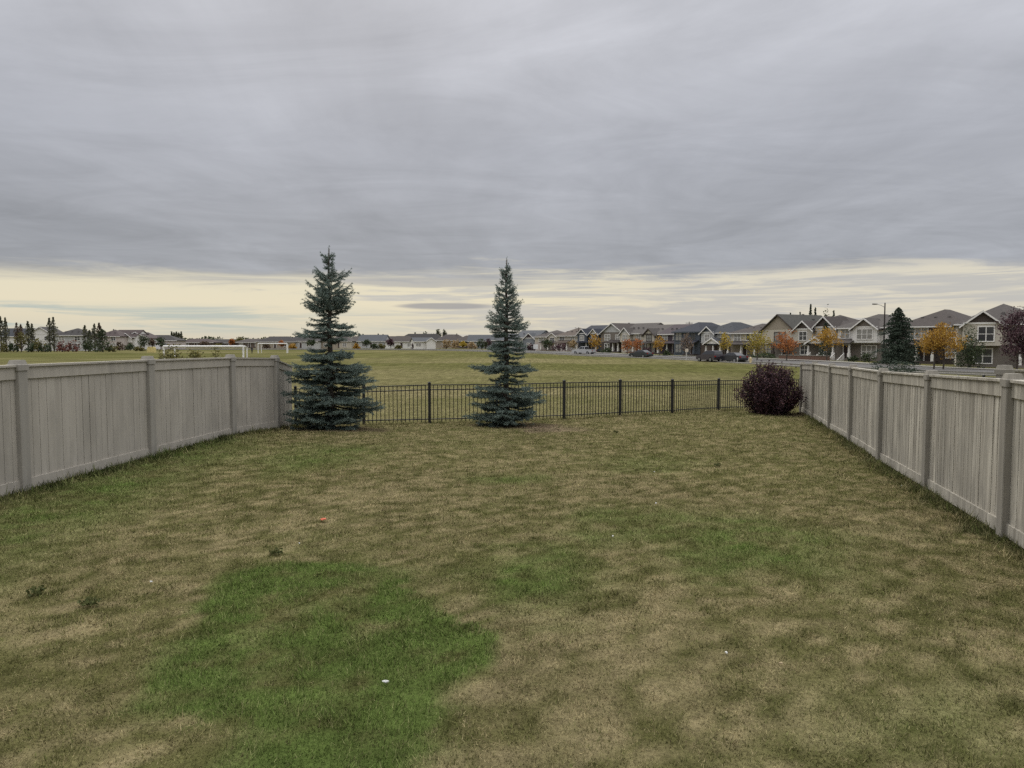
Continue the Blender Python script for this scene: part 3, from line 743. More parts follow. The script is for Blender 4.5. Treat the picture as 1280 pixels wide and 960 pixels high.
def plant(kind, px, base, top, wpx, D, colr, label, name=None, group=None, leaves=None, size=None, trunks=1):
    x, y, z0 = at(px, base, D); z = gz(x, y)
    h = max(at(px, top, D)[2]-z, .4); w = wpx/F*D
    nm = name or {'round': 'deciduous_tree', 'poplar': 'poplar_tree', 'fir': 'conifer_tree', 'pine': 'conifer_tree', 'bush': 'bush', 'low': 'juniper_bush'}[kind]
    root = thing(nm, (x, y, z), 0, label, CAT[kind], group)
    px_m = D/F*1.25                                   # one render pixel out there
    size = size or max(.10, px_m*1.7)
    m = MB(); P = []
    if kind == 'round':
        base_c = h*random.uniform(.22, .28); nn = leaves or int(np.clip(4.6*w*(h-base_c)/size**2, 300, 7000))
        for t in range(trunks):
            ox = (t-(trunks-1)/2)*w*.22
            m.tube([(ox, 0, -.15), (ox*1.1+.02*h, .01*h, h*.32), (ox*.8-.01*h, 0, h*.6), (ox*.5, 0, h*.9)], [.021*h, .016*h, .010*h, .004*h], 7)
            for k in range(7):
                a = 2.4*k+random.random(); l = w*random.uniform(.25, .42); s = h*random.uniform(.25, .6)
                m.tube([(ox, 0, s), (ox+l*.5*math.cos(a), l*.5*math.sin(a), s+h*.10), (ox+l*math.cos(a), l*math.sin(a), s+h*.24)], [.008*h, .006*h, .003*h], 5)
        nc = 46; C = []
        for k in range(nc):
            while True:
                q = np.array([random.uniform(-1, 1) for _ in range(3)])
                if np.linalg.norm(q) < 1: break
            q *= .35+.65*np.linalg.norm(q)**.3
            zz = (q[2]+1)/2; fat = (.52+.9*zz*(1-zz)*2.0)*(1.05-.45*zz**3)
            C.append((q[0]*w*.47*fat, q[1]*w*.47*fat, base_c+(h-base_c)*(.03+.94*zz)))
        C = np.array(C); i = rng.integers(0, nc, nn); sg = np.array([w*.095, w*.095, (h-base_c)*.07])
        P = C[i]+np.clip(rng.normal(size=(nn, 3)), -1.7, 1.7)*sg*(.6+.8*rng.random(nc))[i][:, None]
    elif kind == 'poplar':
        nn = leaves or int(np.clip(6*w*h/size**2, 260, 3500))
        m.tube([(0, 0, -.1), (0, 0, h*.6), (0, 0, h*.97)], [.02*h, .012*h, .003*h], 6)
        zz = rng.random(nn)**.8; fat = np.clip(np.minimum(zz*5, 1)*(1-zz**3.6), .1, 1)
        a = 2*math.pi*rng.random(nn); r = w*.5*fat*rng.random(nn)**.6*(.65+.7*vnoise(zz*9, a*1.5, 4))
        P = np.stack([r*np.cos(a), r*np.sin(a), h*(.05+.95*zz)], 1)
    elif kind in ('fir', 'pine'):
        nn = leaves or int(np.clip(6.0*w*h/size**2, 260, 12000))
        m.tube([(0, 0, -.1), (0, 0, h*.6), (0, 0, h*.99)], [.022*h, .012*h, .003*h], 6)
        nl = max(5, int(h/.55)); zz = rng.random(nn)**1.25; lay_ = zz*nl-np.floor(zz*nl)
        a = 2*math.pi*rng.random(nn); arm = .40+1.05*vnoise(a*2.2+np.floor(zz*nl)*5.1, np.floor(zz*nl)*3.3, 8)
        r = w*.5*((1-zz)**.8*.95+.04 if kind == 'fir' else np.minimum((1-zz)*2.0, 1)**.6*(.82+.18*(1-zz)))*arm*rng.random(nn)**.5
        P = np.stack([r*np.cos(a), r*np.sin(a), h*(.03+.97*zz)-lay_*.12-r*.22+.1*w*(1-zz)], 1); P[:, 2] = np.maximum(P[:, 2], .05)
    else:
        nn = leaves or int(np.clip(6*w*h/size**2, 260, 9000)); flat = kind == 'low'
        for k in range(9):
            a = k*2.4; l = w*.36*random.uniform(.5, 1)
            m.tube([(.04*math.cos(a), .04*math.sin(a), -.1), (l*.5*math.cos(a), l*.5*math.sin(a), h*.5), (l*math.cos(a), l*math.sin(a), h*.8)], [.012*h+.004, .008*h+.003, .003], 5)
        nc = 34; a = 2*math.pi*rng.random(nc); r = np.sqrt(rng.random(nc))*.42*w; zc = rng.random(nc)
        cz = (.14+.70*zc)*h*np.sqrt(np.clip(1.05-(r/(.5*w))**2, .1, 1)); C = np.stack([r*np.cos(a), r*np.sin(a), cz], 1); i = rng.integers(0, nc, nn)
        P = C[i]+np.clip(rng.normal(size=(nn, 3)), -1.8, 1.8)*np.array([w*.075, w*.075, h*.085]); P[:, 2] = np.abs(P[:, 2])
    rad_ = np.hypot(P[:, 0], P[:, 1]); P[:, :2] *= w*.5/np.quantile(rad_, .95)
    P[:, 2] *= h/np.quantile(P[:, 2], .985)
    m.build('trunk' if kind in ('round', 'poplar', 'fir', 'pine') else 'stems', M_BARK, root)
    np_mesh('crown' if kind in ('round', 'poplar', 'fir', 'pine') else 'foliage', quads(P, size), 4, leaf_mat(colr, COL[colr]), root)
    return root

# the purple bush in the corner of the yard: arching stems, small dark leaves, ragged top
def purple_bush():
    x, y, _ = at(962, 516, 23.4); z = gz(x, y)
    root = thing('purple_bush', (x, y, z), 0, 'round dark purple bush where the black fence meets the right board fence', 'bush')
    m = MB(); P = []; W, H = 1.15, 1.60
    for k in range(150):
        a = 2*math.pi*random.random(); u = math.sqrt(random.random()); rr = W*u*random.uniform(.70, 1.06)
        hh = H*(max(1.0-(u*.95)**4.5, .05)**.6)*random.uniform(.62, 1.05)
        if hh < .25: hh = .25
        p0 = np.array([.38*u*math.cos(a), .38*u*math.sin(a), -.05]); p2 = np.array([rr*math.cos(a), rr*math.sin(a)*.85, hh]); p1 = (p0+p2)/2+np.array([.18*u*math.cos(a), .18*u*math.sin(a), .22*hh*(1-u*.3)])
        pts = [(1-t)**2*p0+2*t*(1-t)*p1+t*t*p2 for t in np.linspace(0, 1, 7)]
        m.tube(pts, [.011*(1-.8*i/6) for i in range(7)], 5)
        for i in range(120):
            t = .06+.94*random.random()**.75; q = (1-t)**2*p0+2*t*(1-t)*p1+t*t*p2; P.append(q+rng.normal(0, .055, 3))
    for k in range(16):
        a = 2*math.pi*random.random(); u = random.uniform(.3, .95); p0 = np.array([W*.7*u*math.cos(a), W*.6*u*math.sin(a), H*.6]); p2 = p0+np.array([.25*math.cos(a)*u, .2*math.sin(a), random.uniform(.45, .85)*(1.15-.5*u)])
        m.tube([p0, (p0+p2)/2, p2], [.006, .005, .003], 5)
        for i in range(26): P.append(p0+(p2-p0)*random.uniform(.3, 1)+rng.normal(0, .03, 3))
    m.build('stems', M_TWIG, root)
    P = np.array(P); P[:, 2] = np.maximum(P[:, 2], .06)
    np_mesh('foliage', quads(P, .062), 4, leaf('purple leaves', [(.020,.011,.016), (.042,.021,.028), (.066,.031,.036), (.125,.062,.062)], .15), root)
purple_bush()

PLANTS = [
 # along the right street, near to far
 ('round',1270,474,391,52,66,'plum','large plum-leaved tree cut by the right edge of the photo',None,None,5200,.17),
 ('bush',1212,461,412,34,84,'green','tall dark green shrub beside the white-framed window of the beige house'),
 ('round',1173,463,407,52,80,'gold','golden twin-trunked tree before the plum-brown house',None,'autumn street trees',4200,None,2),
 ('pine',1121,461,386,44,95,'fir','big dark conifer beside the brown street lamp',None,None,15000,.21),
 ('low',1122,470,452,56,74,'fir','low spreading juniper under the big dark conifer'),
 ('bush',1086,453,441,20,110,'green','dark round shrub under the front window of the white house'),
 ('bush',1066,454,445,14,112,'green','small dark shrub beside the white entry stairs'),
 ('round',1033,453,411,36,112,'gold','orange-gold street tree left of the white house',None,'autumn street trees'),
 ('pine',1031,448,404,18,122,'fir','dark young conifer behind the orange-gold street tree'),
 ('round',983,454,415,36,113,'rust','rusty orange street tree before the white-gabled house',None,'autumn street trees'),
 ('round',946,454,415,36,116,'lime','yellow-green street tree behind the left part of the purple bush',None,'autumn street trees'),
 ('bush',953,449,440,34,130,'green','dark hedge between the yellow-green and rusty street trees',"hedge"),
 ('round',905,449,416,17,130,'yellow','slim bright yellow street tree behind the dark sedan',None,'autumn street trees'),
 ('round',858,448,418,17,142,'bare','nearly bare brownish street tree before the blue-grey house',None,'autumn street trees'),
 ('bush',833,446,438,10,150,'green','small clipped dark shrub at the foot of the orange tree'),
 ('round',824,446,420,17,150,'gold','orange street tree before the purple-brown house',None,'autumn street trees'),
 ('round',797,446,424,16,156,'rust','rust-coloured street tree right of the two beige houses',None,'autumn street trees'),
 ('round',784,446,425,14,160,'rust','faded rust tree behind the small dark parked car',None,'autumn street trees'),
 ('bush',808,445,435,12,158,'plum','dark plum shrub between the rust and orange street trees'),
 ('round',743,443,418,18,172,'gold','dull orange tree rising behind the silver pickup',None,'autumn street trees'),
 ('bush',757,443,435,14,176,'green','dark green shrub right of the silver pickup'),
 ('round',716,441,426,12,200,'pale','small pale gold tree left of the silver pickup',None,'autumn street trees'),
 ('bush',699,441,429,20,205,'plum','wine-red bush mass in front of the tan-roofed house'),
 ('round',683,441,424,14,205,'green','dark green tree left of the wine-red bush mass'),
 ('bush',664,441,430,10,215,'plum','dark purple bush beside the white sign post'),
 # conifer tops behind the white-gabled house
 ('fir',987,440,392,10,190,'fir','lone conifer tip left of the row behind the white-gabled house',None,'conifers behind the street'),
 ('fir',999,440,391,9,190,'fir','short conifer tip over the peak of the white-gabled house',None,'conifers behind the street'),
 ('fir',1012,440,381,10,190,'fir','tallest conifer tip behind the white-gabled house',None,'conifers behind the street'),
 ('fir',1018,440,386,9,192,'fir','conifer tip just right of the tallest one',None,'conifers behind the street'),
 ('round',1032,440,388,10,190,'green','round dark treetop between conifer tips over the long brown roof'),
 ('fir',1041,440,389,10,190,'fir','rightmost conifer tip over the long brown roof',None,'conifers behind the street'),
 # across the field, behind and between the spruces
 ('bush',602,438,424,14,270,'green','dark green bush left of the smaller spruce'),
 ('bush',590,438,428,12,280,'pale','peach-coloured bush beside the dark green bush across the field',None,'autumn bushes across the field'),
 ('round',579,438,427,9,275,'yellow','small bright yellow tree across the field',None,'autumn bushes across the field'),
 ('bush',569,437,426,12,285,'pale','larger pale straw-coloured bush left of the small yellow tree',None,'autumn bushes across the field'),
 ('bush',558,437,425,12,290,'pale','pale bush touching the white pavilion',None,'autumn bushes across the field'),
 ('bush',518,437,430,7,285,'plum','small dark bush touching the left wall of the white pavilion'),
 ('round',488,437,424,10,290,'plum','dark wine-red round tree left of the low white houses'),
 ('bush',477,437,430,9,290,'olive','olive bush left of the dark wine-red tree'),
 ('bush',446,437,430,8,280,'gold','gold bush just right of the taller spruce'),
 ('fir',449,437,417,5,340,'fir','left one of two narrow conifers right of the taller spruce',None,'far conifers'),
 ('fir',454,437,418,5,340,'fir','right one of two narrow conifers right of the taller spruce',None,'far conifers'),
 ('fir',473,437,418,5,350,'fir','left tip of two conifers over the grey-roofed house',None,'far conifers'),
 ('fir',479,437,418,4,350,'fir','right tip of two conifers over the grey-roofed house',None,'far conifers'),
 ('fir',519,437,416,4,350,'fir','thin conifer spire above the brown roof left of the pavilion',None,'far conifers'),
 ('round',531,437,416,12,350,'green','dark round treetop directly above the white pavilion'),
 ('round',548,437,412,9,345,'poplar','taller leafy treetop right of the pavilion peak'),
 ('round',556,437,413,7,345,'poplar','smaller leafy treetop right of its taller neighbour over the pavilion'),
 # left horizon
 ('poplar',2,440,396,8,200,'poplar','poplar cut by the left edge of the photo',None,'poplars on the left horizon'),
 ('poplar',8,440,398,8,200,'poplar','second poplar from the left edge of the photo',None,'poplars on the left horizon'),
 ('poplar',22,440,404,8,205,'brown','brown-leaved poplar left of its twin',None,'poplars on the left horizon'),
 ('poplar',27,440,406,7,205,'brown','brown-leaved poplar right of its twin',None,'poplars on the left horizon'),
 ('poplar',36,440,402,8,205,'poplar','green poplar left of the white-gabled far house',None,'poplars on the left horizon'),
 ('poplar',41,440,405,7,205,'poplar','shorter green poplar touching the white-gabled far house',None,'poplars on the left horizon'),
 ('poplar',63,440,398,8,205,'poplar','tall poplar left of the grey hip-roofed far house',None,'poplars on the left horizon'),
 ('poplar',68,440,397,8,205,'poplar','tall poplar against the grey hip-roofed far house',None,'poplars on the left horizon'),
 ('poplar',107,440,407,8,208,'poplar','blunt poplar right of the grey hip-roofed far house',None,'poplars on the left horizon'),
 ('poplar',113,440,413,9,208,'poplar','low poplar in the middle of the four-poplar clump',None,'poplars on the left horizon'),
 ('poplar',119,440,405,8,208,'poplar','pointed poplar behind the dark round conifer bush',None,'poplars on the left horizon'),
 ('poplar',125,440,404,8,208,'brown','brownish poplar right end of the four-poplar clump',None,'poplars on the left horizon'),
 ('bush',5,441,428,16,198,'olive','olive bush at the left edge below the poplars'),
 ('bush',17,441,430,12,198,'green','dark hedge bush below the brown poplars'),
 ('round',27,441,416,14,199,'olive','rounded olive tree in front of the brown poplars'),
 ('bush',39,441,429,16,198,'green','dark green bush below the green poplars'),
 ('bush',48,440,424,18,199,'olive','yellowish bush below the white-gabled far house'),
 ('bush',57,441,431,14,198,'green','dark low hedge at the foot of the tall poplars'),
 ('bush',78,440,427,14,200,'red','left half of the red bushes before the grey far house',None,'red bushes on the left horizon'),
 ('bush',91,440,426,16,200,'red','right half of the red bushes before the grey far house',None,'red bushes on the left horizon'),
 ('bush',111,440,424,14,202,'green','green bush below the four-poplar clump'),
 ('pine',128,441,412,22,199,'green','dark broad conifer before the maroon-roofed houses'),
 ('bush',141,440,432,12,202,'olive','small olive bush right of the dark broad conifer'),
 ('fir',143,440,412,4,300,'fir','thin conifer spike over the maroon roofs',None,'far conifers'),
 ('bush',150,439,428,12,230,'brown','brown bush before the white gables of the maroon-roofed houses'),
 ('bush',163,439,430,14,235,'green','dark hedge before the white gables of the maroon-roofed houses'),
 ('bush',175,440,433,12,220,'olive','low olive bush left of the pale yellow box'),
 ('round',180,439,420,14,235,'green','dark round tree above the pale yellow box'),
 ('round',201,439,422,12,250,'green','dark tree right of the pale yellow box'),
 ('poplar',215,438,415,4,420,'poplar','first of the five thin poplars above the soccer goal',None,'thin poplars above the soccer goal'),
 ('poplar',218,438,416,4,420,'poplar','second of the five thin poplars above the soccer goal',None,'thin poplars above the soccer goal'),
 ('poplar',221,438,415,4,420,'poplar','middle one of the five thin poplars above the soccer goal',None,'thin poplars above the soccer goal'),
 ('poplar',224,438,416,4,420,'poplar','fourth of the five thin poplars above the soccer goal',None,'thin poplars above the soccer goal'),
 ('poplar',227,438,415,4,420,'poplar','rightmost of the five thin poplars above the soccer goal',None,'thin poplars above the soccer goal'),
 ('round',240,438,424,12,380,'green','rounded dark tree right of the five thin poplars'),
 ('round',263,438,423,16,380,'green','wide dark treetop over the middle of the near soccer goal'),
 ('round',282,438,425,12,380,'green','low dark treetop over the right half of the near soccer goal'),
 ('round',290,438,424,7,330,'rust','rusty treetop over the right post of the near soccer goal'),
 ('round',299,438,422,14,340,'olive','olive-green trees behind the walking person'),
 ('fir',316,438,424,6,340,'fir','dark conifer directly behind the walking person'),
 ('bush',366,438,430,10,285,'gold','gold bush between the far goal and the taller spruce'),
 # darker trees and bushes among the low houses across the field
 ('round',458,437,425,10,300,'green','dark tree before the left end of the grey-roofed house'),
 ('bush',468,437,430,10,288,'green','dark bush before the right end of the grey-roofed house'),
 ('bush',497,437,431,9,288,'olive','olive bush before the low white-walled house'),
 ('round',510,437,421,9,340,'poplar','grey-green treetop left of the pavilion peak'),
 ('round',540,437,418,14,350,'brown','broad brown treetop right above the pavilion'),
 ('round',611,438,424,12,285,'plum','dark plum tree at the left boughs of the smaller spruce'),
 ('bush',624,438,428,14,262,'green','dark green bush seen through the smaller spruce'),
 ('round',389,437,425,12,290,'green','dark tree at the left boughs of the taller spruce'),
 ('round',352,437,426,9,292,'rust','rusty bush-like tree inside the far goal frame'),
 ('bush',333,437,429,10,292,'brown','brown bush inside the far goal frame at its left'),
 ('round',255,438,427,10,310,'brown','brown bush-like tree seen through the near goal frame'),
 ('bush',272,438,430,12,310,'olive','olive bush seen through the near goal frame'),
 ('round',190,439,424,10,262,'brown','brownish tree directly behind the pale yellow box'),
 # leafy shrubs right behind the left board fence
 ('bush',214,467,440,50,27,'olive','tall leafy yellow-green shrub behind the left board fence',None,'shrubs behind the left fence',4600,.09),
 ('bush',248,467,443,44,27.5,'olive','middle yellow-green shrub behind the left board fence',None,'shrubs behind the left fence',4000,.09),
 ('bush',278,466,444,40,28,'olive','lowest yellow-green shrub behind the left board fence, near the goal post',None,'shrubs behind the left fence',2800,.09),
]
for row in PLANTS: plant(*row)

# a far-off wood closes the horizon
def far_wood():
    P = []
    for k in range(420):
        a = R(random.uniform(-62, 62)); d = random.uniform(620, 760); r = random.uniform(5, 10); h = random.uniform(5.5, 9.5)
        c = np.array([math.sin(a)*d, math.cos(a)*d, gz(math.sin(a)*d, math.cos(a)*d)])
        q = np.clip(rng.normal(size=(60, 3)), -1.3, 1.3)*np.array([r*.6, r*.6, h*.3])+np.array([0, 0, h*.42]); q[:, 2] = np.maximum(q[:, 2], 0); P.append(q+c)
    o = np_mesh('far_wood', quads(np.concatenate(P), 2.4), 4, leaf_mat('green', COL['green']))
    tag(o, 'low dark line of far-off woods on the horizon', 'wood', kind='stuff')
far_wood()
# ------------------------------------------------------------------ houses
PAL = {}
def paint(nm, c, c2=None, **k):
    if nm not in PAL: PAL[nm] = surf(nm, c, c2, **k)
    return PAL[nm]
M_TRIM = paint('white trim', (.80,.78,.74), (.72,.70,.67), rough=.6)
M_GLASS = paint('window glass', (.035,.038,.042), (.05,.05,.055), rough=.12, spec=.6)
M_VENT = paint('roof vent metal', (.16,.15,.145))
M_BLIND = paint('window with pale blinds', (.30,.29,.27), (.22,.215,.20), rough=.15, spec=.6)
M_DOOR = paint('dark door', (.07,.05,.045))
WALLC = {'beige': (.52,.48,.41), 'cream': (.56,.51,.42), 'white': (.76,.74,.70), 'plum': (.155,.115,.105), 'tan': (.36,.31,.245), 'slate': (.10,.115,.135), 'grey': (.48,.48,.47), 'brown': (.135,.105,.085),
         'umber': (.085,.068,.06), 'stone': (.20,.175,.15), 'pinkish': (.50,.44,.41), 'brick': (.19,.115,.09), 'bluegrey': (.22,.235,.26), 'purple': (.085,.068,.08)}
ROOFC = {k: tuple(.70*q for q in v) for k, v in {'brown': (.095,.08,.072), 'greybrown': (.115,.102,.092), 'green': (.10,.098,.085), 'slate': (.055,.06,.07), 'navy': (.045,.05,.065), 'purple': (.085,.066,.072), 'tan': (.15,.118,.095), 'maroon': (.095,.07,.066), 'bluegrey': (.12,.128,.138), 'dark': (.06,.055,.053)}.items()}
def wall_mat(n): c = WALLC[n]; return paint(n+' siding', c, tuple(v*.86 for v in c), rough=.85, scale=1.5, bump=.4, bscale=6, stretch=(.6, .6, 5))
def roof_mat(n): c = ROOFC[n]; return paint(n+' shingles', c, tuple(v*.72 for v in c), rough=.9, scale=2.5, bump=.5, bscale=9)

def chevron(m, cx, half, z0, rise, y0, y1, th=.2, axis='y', mi=0):
    """two roof slabs meeting in a ridge that runs from y0 to y1"""
    s = rise/half
    A = [(cx-half, z0), (cx, z0+rise), (cx, z0+rise-th*1.15), (cx-half, z0-th)]
    B = [(cx, z0+rise), (cx+half, z0), (cx+half, z0-th), (cx, z0+rise-th*1.15)]
    m.prism(A, y0, y1, mi, axis); m.prism(B, y0, y1, mi, axis)
def hip(m, x0, x1, y0, y1, z0, rise, th=.2):
    w, d = x1-x0, y1-y0
    if w >= d: r0, r1 = (x0+d/2, (y0+y1)/2, z0+rise), (x1-d/2, (y0+y1)/2, z0+rise)
    else: r0, r1 = ((x0+x1)/2, y0+w/2, z0+rise), ((x0+x1)/2, y1-w/2, z0+rise)
    b = [(x0,y0,z0-th),(x1,y0,z0-th),(x1,y1,z0-th),(x0,y1,z0-th),(x0,y0,z0),(x1,y0,z0),(x1,y1,z0),(x0,y1,z0),r0,r1]
    f = [(3,2,1,0),(0,1,5,4),(1,2,6,5),(2,3,7,6),(3,0,4,7)]
    f += [(4,5,9,8),(5,6,9),(6,7,8,9),(7,4,8)] if w >= d else [(4,5,8),(5,6,9,8),(6,7,9),(7,4,8,9)]
    m.add(b, f)
def window(parent, u, z, w, h, y, face='front', cols_=2, rows_=2, trim=None):
    """frame with mullions and a pane a little behind it"""
    fr = MB(); t = .13
    def B(m, a0, a1, d0, d1, z0, z1):
        if face == 'front': m.box(a0, a1, y-d1, y-d0, z0, z1)
        elif face == 'right': m.box(y+d0, y+d1, a0, a1, z0, z1)
        else: m.box(y-d1, y-d0, a0, a1, z0, z1)
    x0, x1 = u-w/2, u+w/2
    B(fr, x0-t, x0, 0, .09, z-t, z+h+t); B(fr, x1, x1+t, 0, .09, z-t, z+h+t); B(fr, x0, x1, 0, .09, z-t, z); B(fr, x0, x1, 0, .09, z+h, z+h+t)
    for k in range(1, cols_): c = x0+w*k/cols_; B(fr, c-.05, c+.05, 0, .07, z, z+h)
    for k in range(1, rows_):
        c = z+h*k/rows_
        for j in range(cols_): B(fr, x0+w*j/cols_+(.05 if j else 0), x0+w*(j+1)/cols_-(.05 if j < cols_-1 else 0), 0, .06, c-.035, c+.035)
    f = fr.build('window', trim or M_TRIM, parent)
    p = MB(); B(p, x0+.004, x1-.004, .004, .03, z+.004, z+h-.004); p.build('pane', random.choice((M_GLASS, M_BLIND, M_BLIND)), f); return f

def house(px, base, D, face, w, dp, hw, rt, rise, wall, roof, label, low=None, bays=(), porch=None, wins=(), side=(), door=None, chim=(), garage=None, stairs=None, trim=None, drop=0.0, name='house', cat='house', group='houses along the right street', gable_c=None, over=.45):
    x, y, _ = at(px, base, D); z = gz(x, y)-drop
    fx, fy = face; n = math.hypot(fx, fy); rz = math.atan2(fx/n, -fy/n)
    root = thing(name, (x, y, z), rz, label, cat, group)
    W, RF = wall_mat(wall), roof_mat(roof); TR = trim or M_TRIM
    h0 = w/2; m = MB(); m.box(-h0, h0, 0, dp, -.8, hw)
    if rt == 'gx': m.prism([(0, hw-.01), (dp, hw-.01), (dp/2, hw+rise*.93)], -h0, h0, 0, 'x')
    if rt == 'gy': m.prism([(-h0, hw-.01), (h0, hw-.01), (0, hw+rise*.93)], 0, dp)
    wl = m.build('wall', W, root)
    m = MB()
    if rt == 'hip': hip(m, -h0-over, h0+over, -over, dp+over, hw+.02, rise)
    elif rt == 'gx':
        chevron(m, dp/2, dp/2+over, hw-over*rise/(dp/2)+.02, rise*(1+over/(dp/2)), -h0-over*.7, h0+over*.7, .2, 'x')
    else: chevron(m, 0, h0+over, hw-over*rise/h0+.02, rise*(1+over/h0), -over, dp+over)
    ro = m.build('roof', RF, root)
    if rt == 'gy':
        m = MB(); chevron(m, 0, h0+over+.03, hw-over*rise/h0-.03, rise*(1+over/h0)+.04, -over-.06, -over-.004, .21); m.build('gable_trim', TR, ro)
        if gable_c:
            m = MB(); m.prism([(-h0*.9, hw+.15), (h0*.9, hw+.15), (0, hw+rise*.86)], -.05, -.004); m.build('gable_panel', wall_mat(gable_c), ro)
    else:
        m = MB(); m.box(-h0-over, h0+over, -over-.06, -over-.004, hw-.20, hw-.02) if rt == 'hip' else m.box(-h0-over*.7, h0+over*.7, -over-.06, -over-.004, hw-over*rise/(dp/2)-.2, hw-over*rise/(dp/2))
        m.build('gutter', TR, ro)
    for (u, yy, hh) in chim:
        m = MB(); m.box(u-.2, u+.2, yy-.2, yy+.2, hw+rise*.35, hw+hh); m.box(u-.26, u+.26, yy-.26, yy+.26, hw+hh, hw+hh+.1); m.build('chimney', wall_mat('stone'), ro)
    if hw > 4.3:                                                     # roof vents and a flue
        for k in range(3):
            u, yy = w*(-.22+.2*k), dp*(.20 if rt != 'gy' else .5+.1*k)
            zr = hw+rise*(yy+over)/(dp/2+over) if rt != 'gy' else hw+rise*(1-abs(u)/h0)
            m = MB(); m.box(u-.16, u+.16, yy-.16, yy+.16, zr-.3, zr+.22); m.box(u-.2, u+.2, yy-.2, yy+.2, zr+.22, zr+.27); m.build('roof_vent', M_VENT, ro)
    if low:
        m = MB(); m.box(-h0-.04, h0+.04, -.04, -.003, -.8, min(2.75, hw-.3)); m.box(h0+.003, h0+.04, -.003, dp, -.8, .9); m.build('lower_cladding', wall_mat(low), root)
    for (u, bw, bd, z0, z1, rs, gc) in bays:
        m = MB(); m.box(u-bw/2, u+bw/2, -bd, -.05, z0, z1); m.prism([(u-bw/2, z1-.01), (u+bw/2, z1-.01), (u, z1+rs*.93)], -bd, -.05)
        b = m.build('bay', W, root)
        o2 = .4; m = MB(); chevron(m, u, bw/2+o2, z1-o2*rs/(bw/2)+.02, rs*(1+o2/(bw/2)), -bd-.4, dp*.42); m.build('bay_roof', RF, b)
        m = MB(); chevron(m, u, bw/2+o2+.03, z1-o2*rs/(bw/2)-.02, rs*(1+o2/(bw/2))+.04, -bd-.46, -bd-.404, .22); m.build('gable_trim', TR, b)
        m = MB(); m.box(u-bw/2-.02, u+bw/2+.02, -bd-.07, -bd-.006, z1-.02, z1+.20); m.build('frieze_board', TR, b)
        m = MB(); k = .86; m.prism([(u-bw/2*k, z1+.21), (u+bw/2*k, z1+.21), (u, z1+rs*k)], -bd-.05, -bd-.006); m.build('gable_panel', wall_mat(gc), b)
    if porch:
        u0, u1, pd, ph, gable, pc = porch
        m = MB(); m.box(u0, u1, -pd, -.06, -.6, .35); p = m.build('porch', wall_mat(pc), root)
        m = MB()
        if gable:
            chevron(m, (u0+u1)/2, (u1-u0)/2+.35, ph, gable, -pd-.35, -.07); m.box(u0, u1, -pd, -pd+.2, ph-.32, ph-.06)
        else:
            m.hexa([(u0-.3,-pd-.4,ph-.1),(u1+.3,-pd-.4,ph-.1),(u1+.3,-.07,ph+.55),(u0-.3,-.07,ph+.55),(u0-.3,-pd-.4,ph+.08),(u1+.3,-pd-.4,ph+.08),(u1+.3,-.07,ph+.75),(u0-.3,-.07,ph+.75)])
        pr = m.build('porch_roof', RF, p)
        if gable:
            m = MB(); chevron(m, (u0+u1)/2, (u1-u0)/2+.38, ph-.03, gable+.05, -pd-.41, -pd-.354, .26); m.prism([(u0+.1, ph), (u1-.1, ph), ((u0+u1)/2, ph+gable*.8)], -pd-.1, -pd-.02); m.build('porch_gable', TR, p)
        for u in ([u0+.15, u1-.15] if u1-u0 < 4 else [u0+.15, (u0+u1)/2, u1-.15]):
            m = MB(); m.box(u-.2, u+.2, -pd+.02, -pd+.42, .352, 1.25); m.hexa([(u-.14,-pd+.08,1.25),(u+.14,-pd+.08,1.25),(u+.14,-pd+.36,1.25),(u-.14,-pd+.36,1.25),(u-.10,-pd+.12,ph-.1),(u+.10,-pd+.12,ph-.1),(u+.10,-pd+.32,ph-.1),(u-.10,-pd+.32,ph-.1)])
            m.build('column', TR, p)
    for q in wins:
        u, zz, ww, hh = q[:4]; off = q[4] if len(q) > 4 else 0
        window(root, u, zz, ww, hh, -off-(.045 if low and zz < 2.4 and not off else .004), 'front', q[5] if len(q) > 5 else 2, 2, TR)
    for (u, zz, ww, hh) in side: window(root, u, zz, ww, hh, h0+.006, 'right', 2, 1, TR)
    if door is not None:
        m = MB(); m.box(door-.62, door+.62, -.10, -.045, .36, 2.62); d = m.build('door', M_TRIM, root); m = MB(); m.box(door-.45, door+.45, -.13, -.102, .38, 2.45); m.build('door_leaf', M_DOOR, d)
    if garage:
        m = MB(); g0, g1 = garage; m.box(g0, g1, -.12, -.045, -.2, 2.25)
        for k in range(1, 4): m.box(g0+.06, g1-.06, -.15, -.122, -.2+k*.6-.5, -.2+k*.6)
        m.build('garage_door', M_TRIM, root)
    if stairs:
        u, sw, n_ = stairs; m = MB(); pd = porch[2] if porch else 0
        for k in range(n_): m.box(u-sw/2, u+sw/2, -pd-.3*(n_-k)-.02, -pd-.3*(n_-k-1)-.02, -.8, .35-.19*(n_-k))
        st = m.build('stairs', M_CONC, root)
        for sd in (-1, 1):
            m = MB(); a = u+sd*(sw/2+.05)
            m.prism([(-pd-.3*n_-.02, .35-.19*n_+.85), (-pd-.05, 1.25), (-pd-.05, 1.13), (-pd-.3*n_-.02, .35-.19*n_+.73)], a-.04, a+.04, 0, 'x')
            for k in range(n_+1): q = -pd-.05-.3*k*(n_-.2)/n_; m.box(a-.03, a+.03, q-.03, q+.03, -.5, .35-.19*k+.85-.05+(.05 if k == 0 else 0))
            m.build('handrail', M_TRIM, st)
    return root

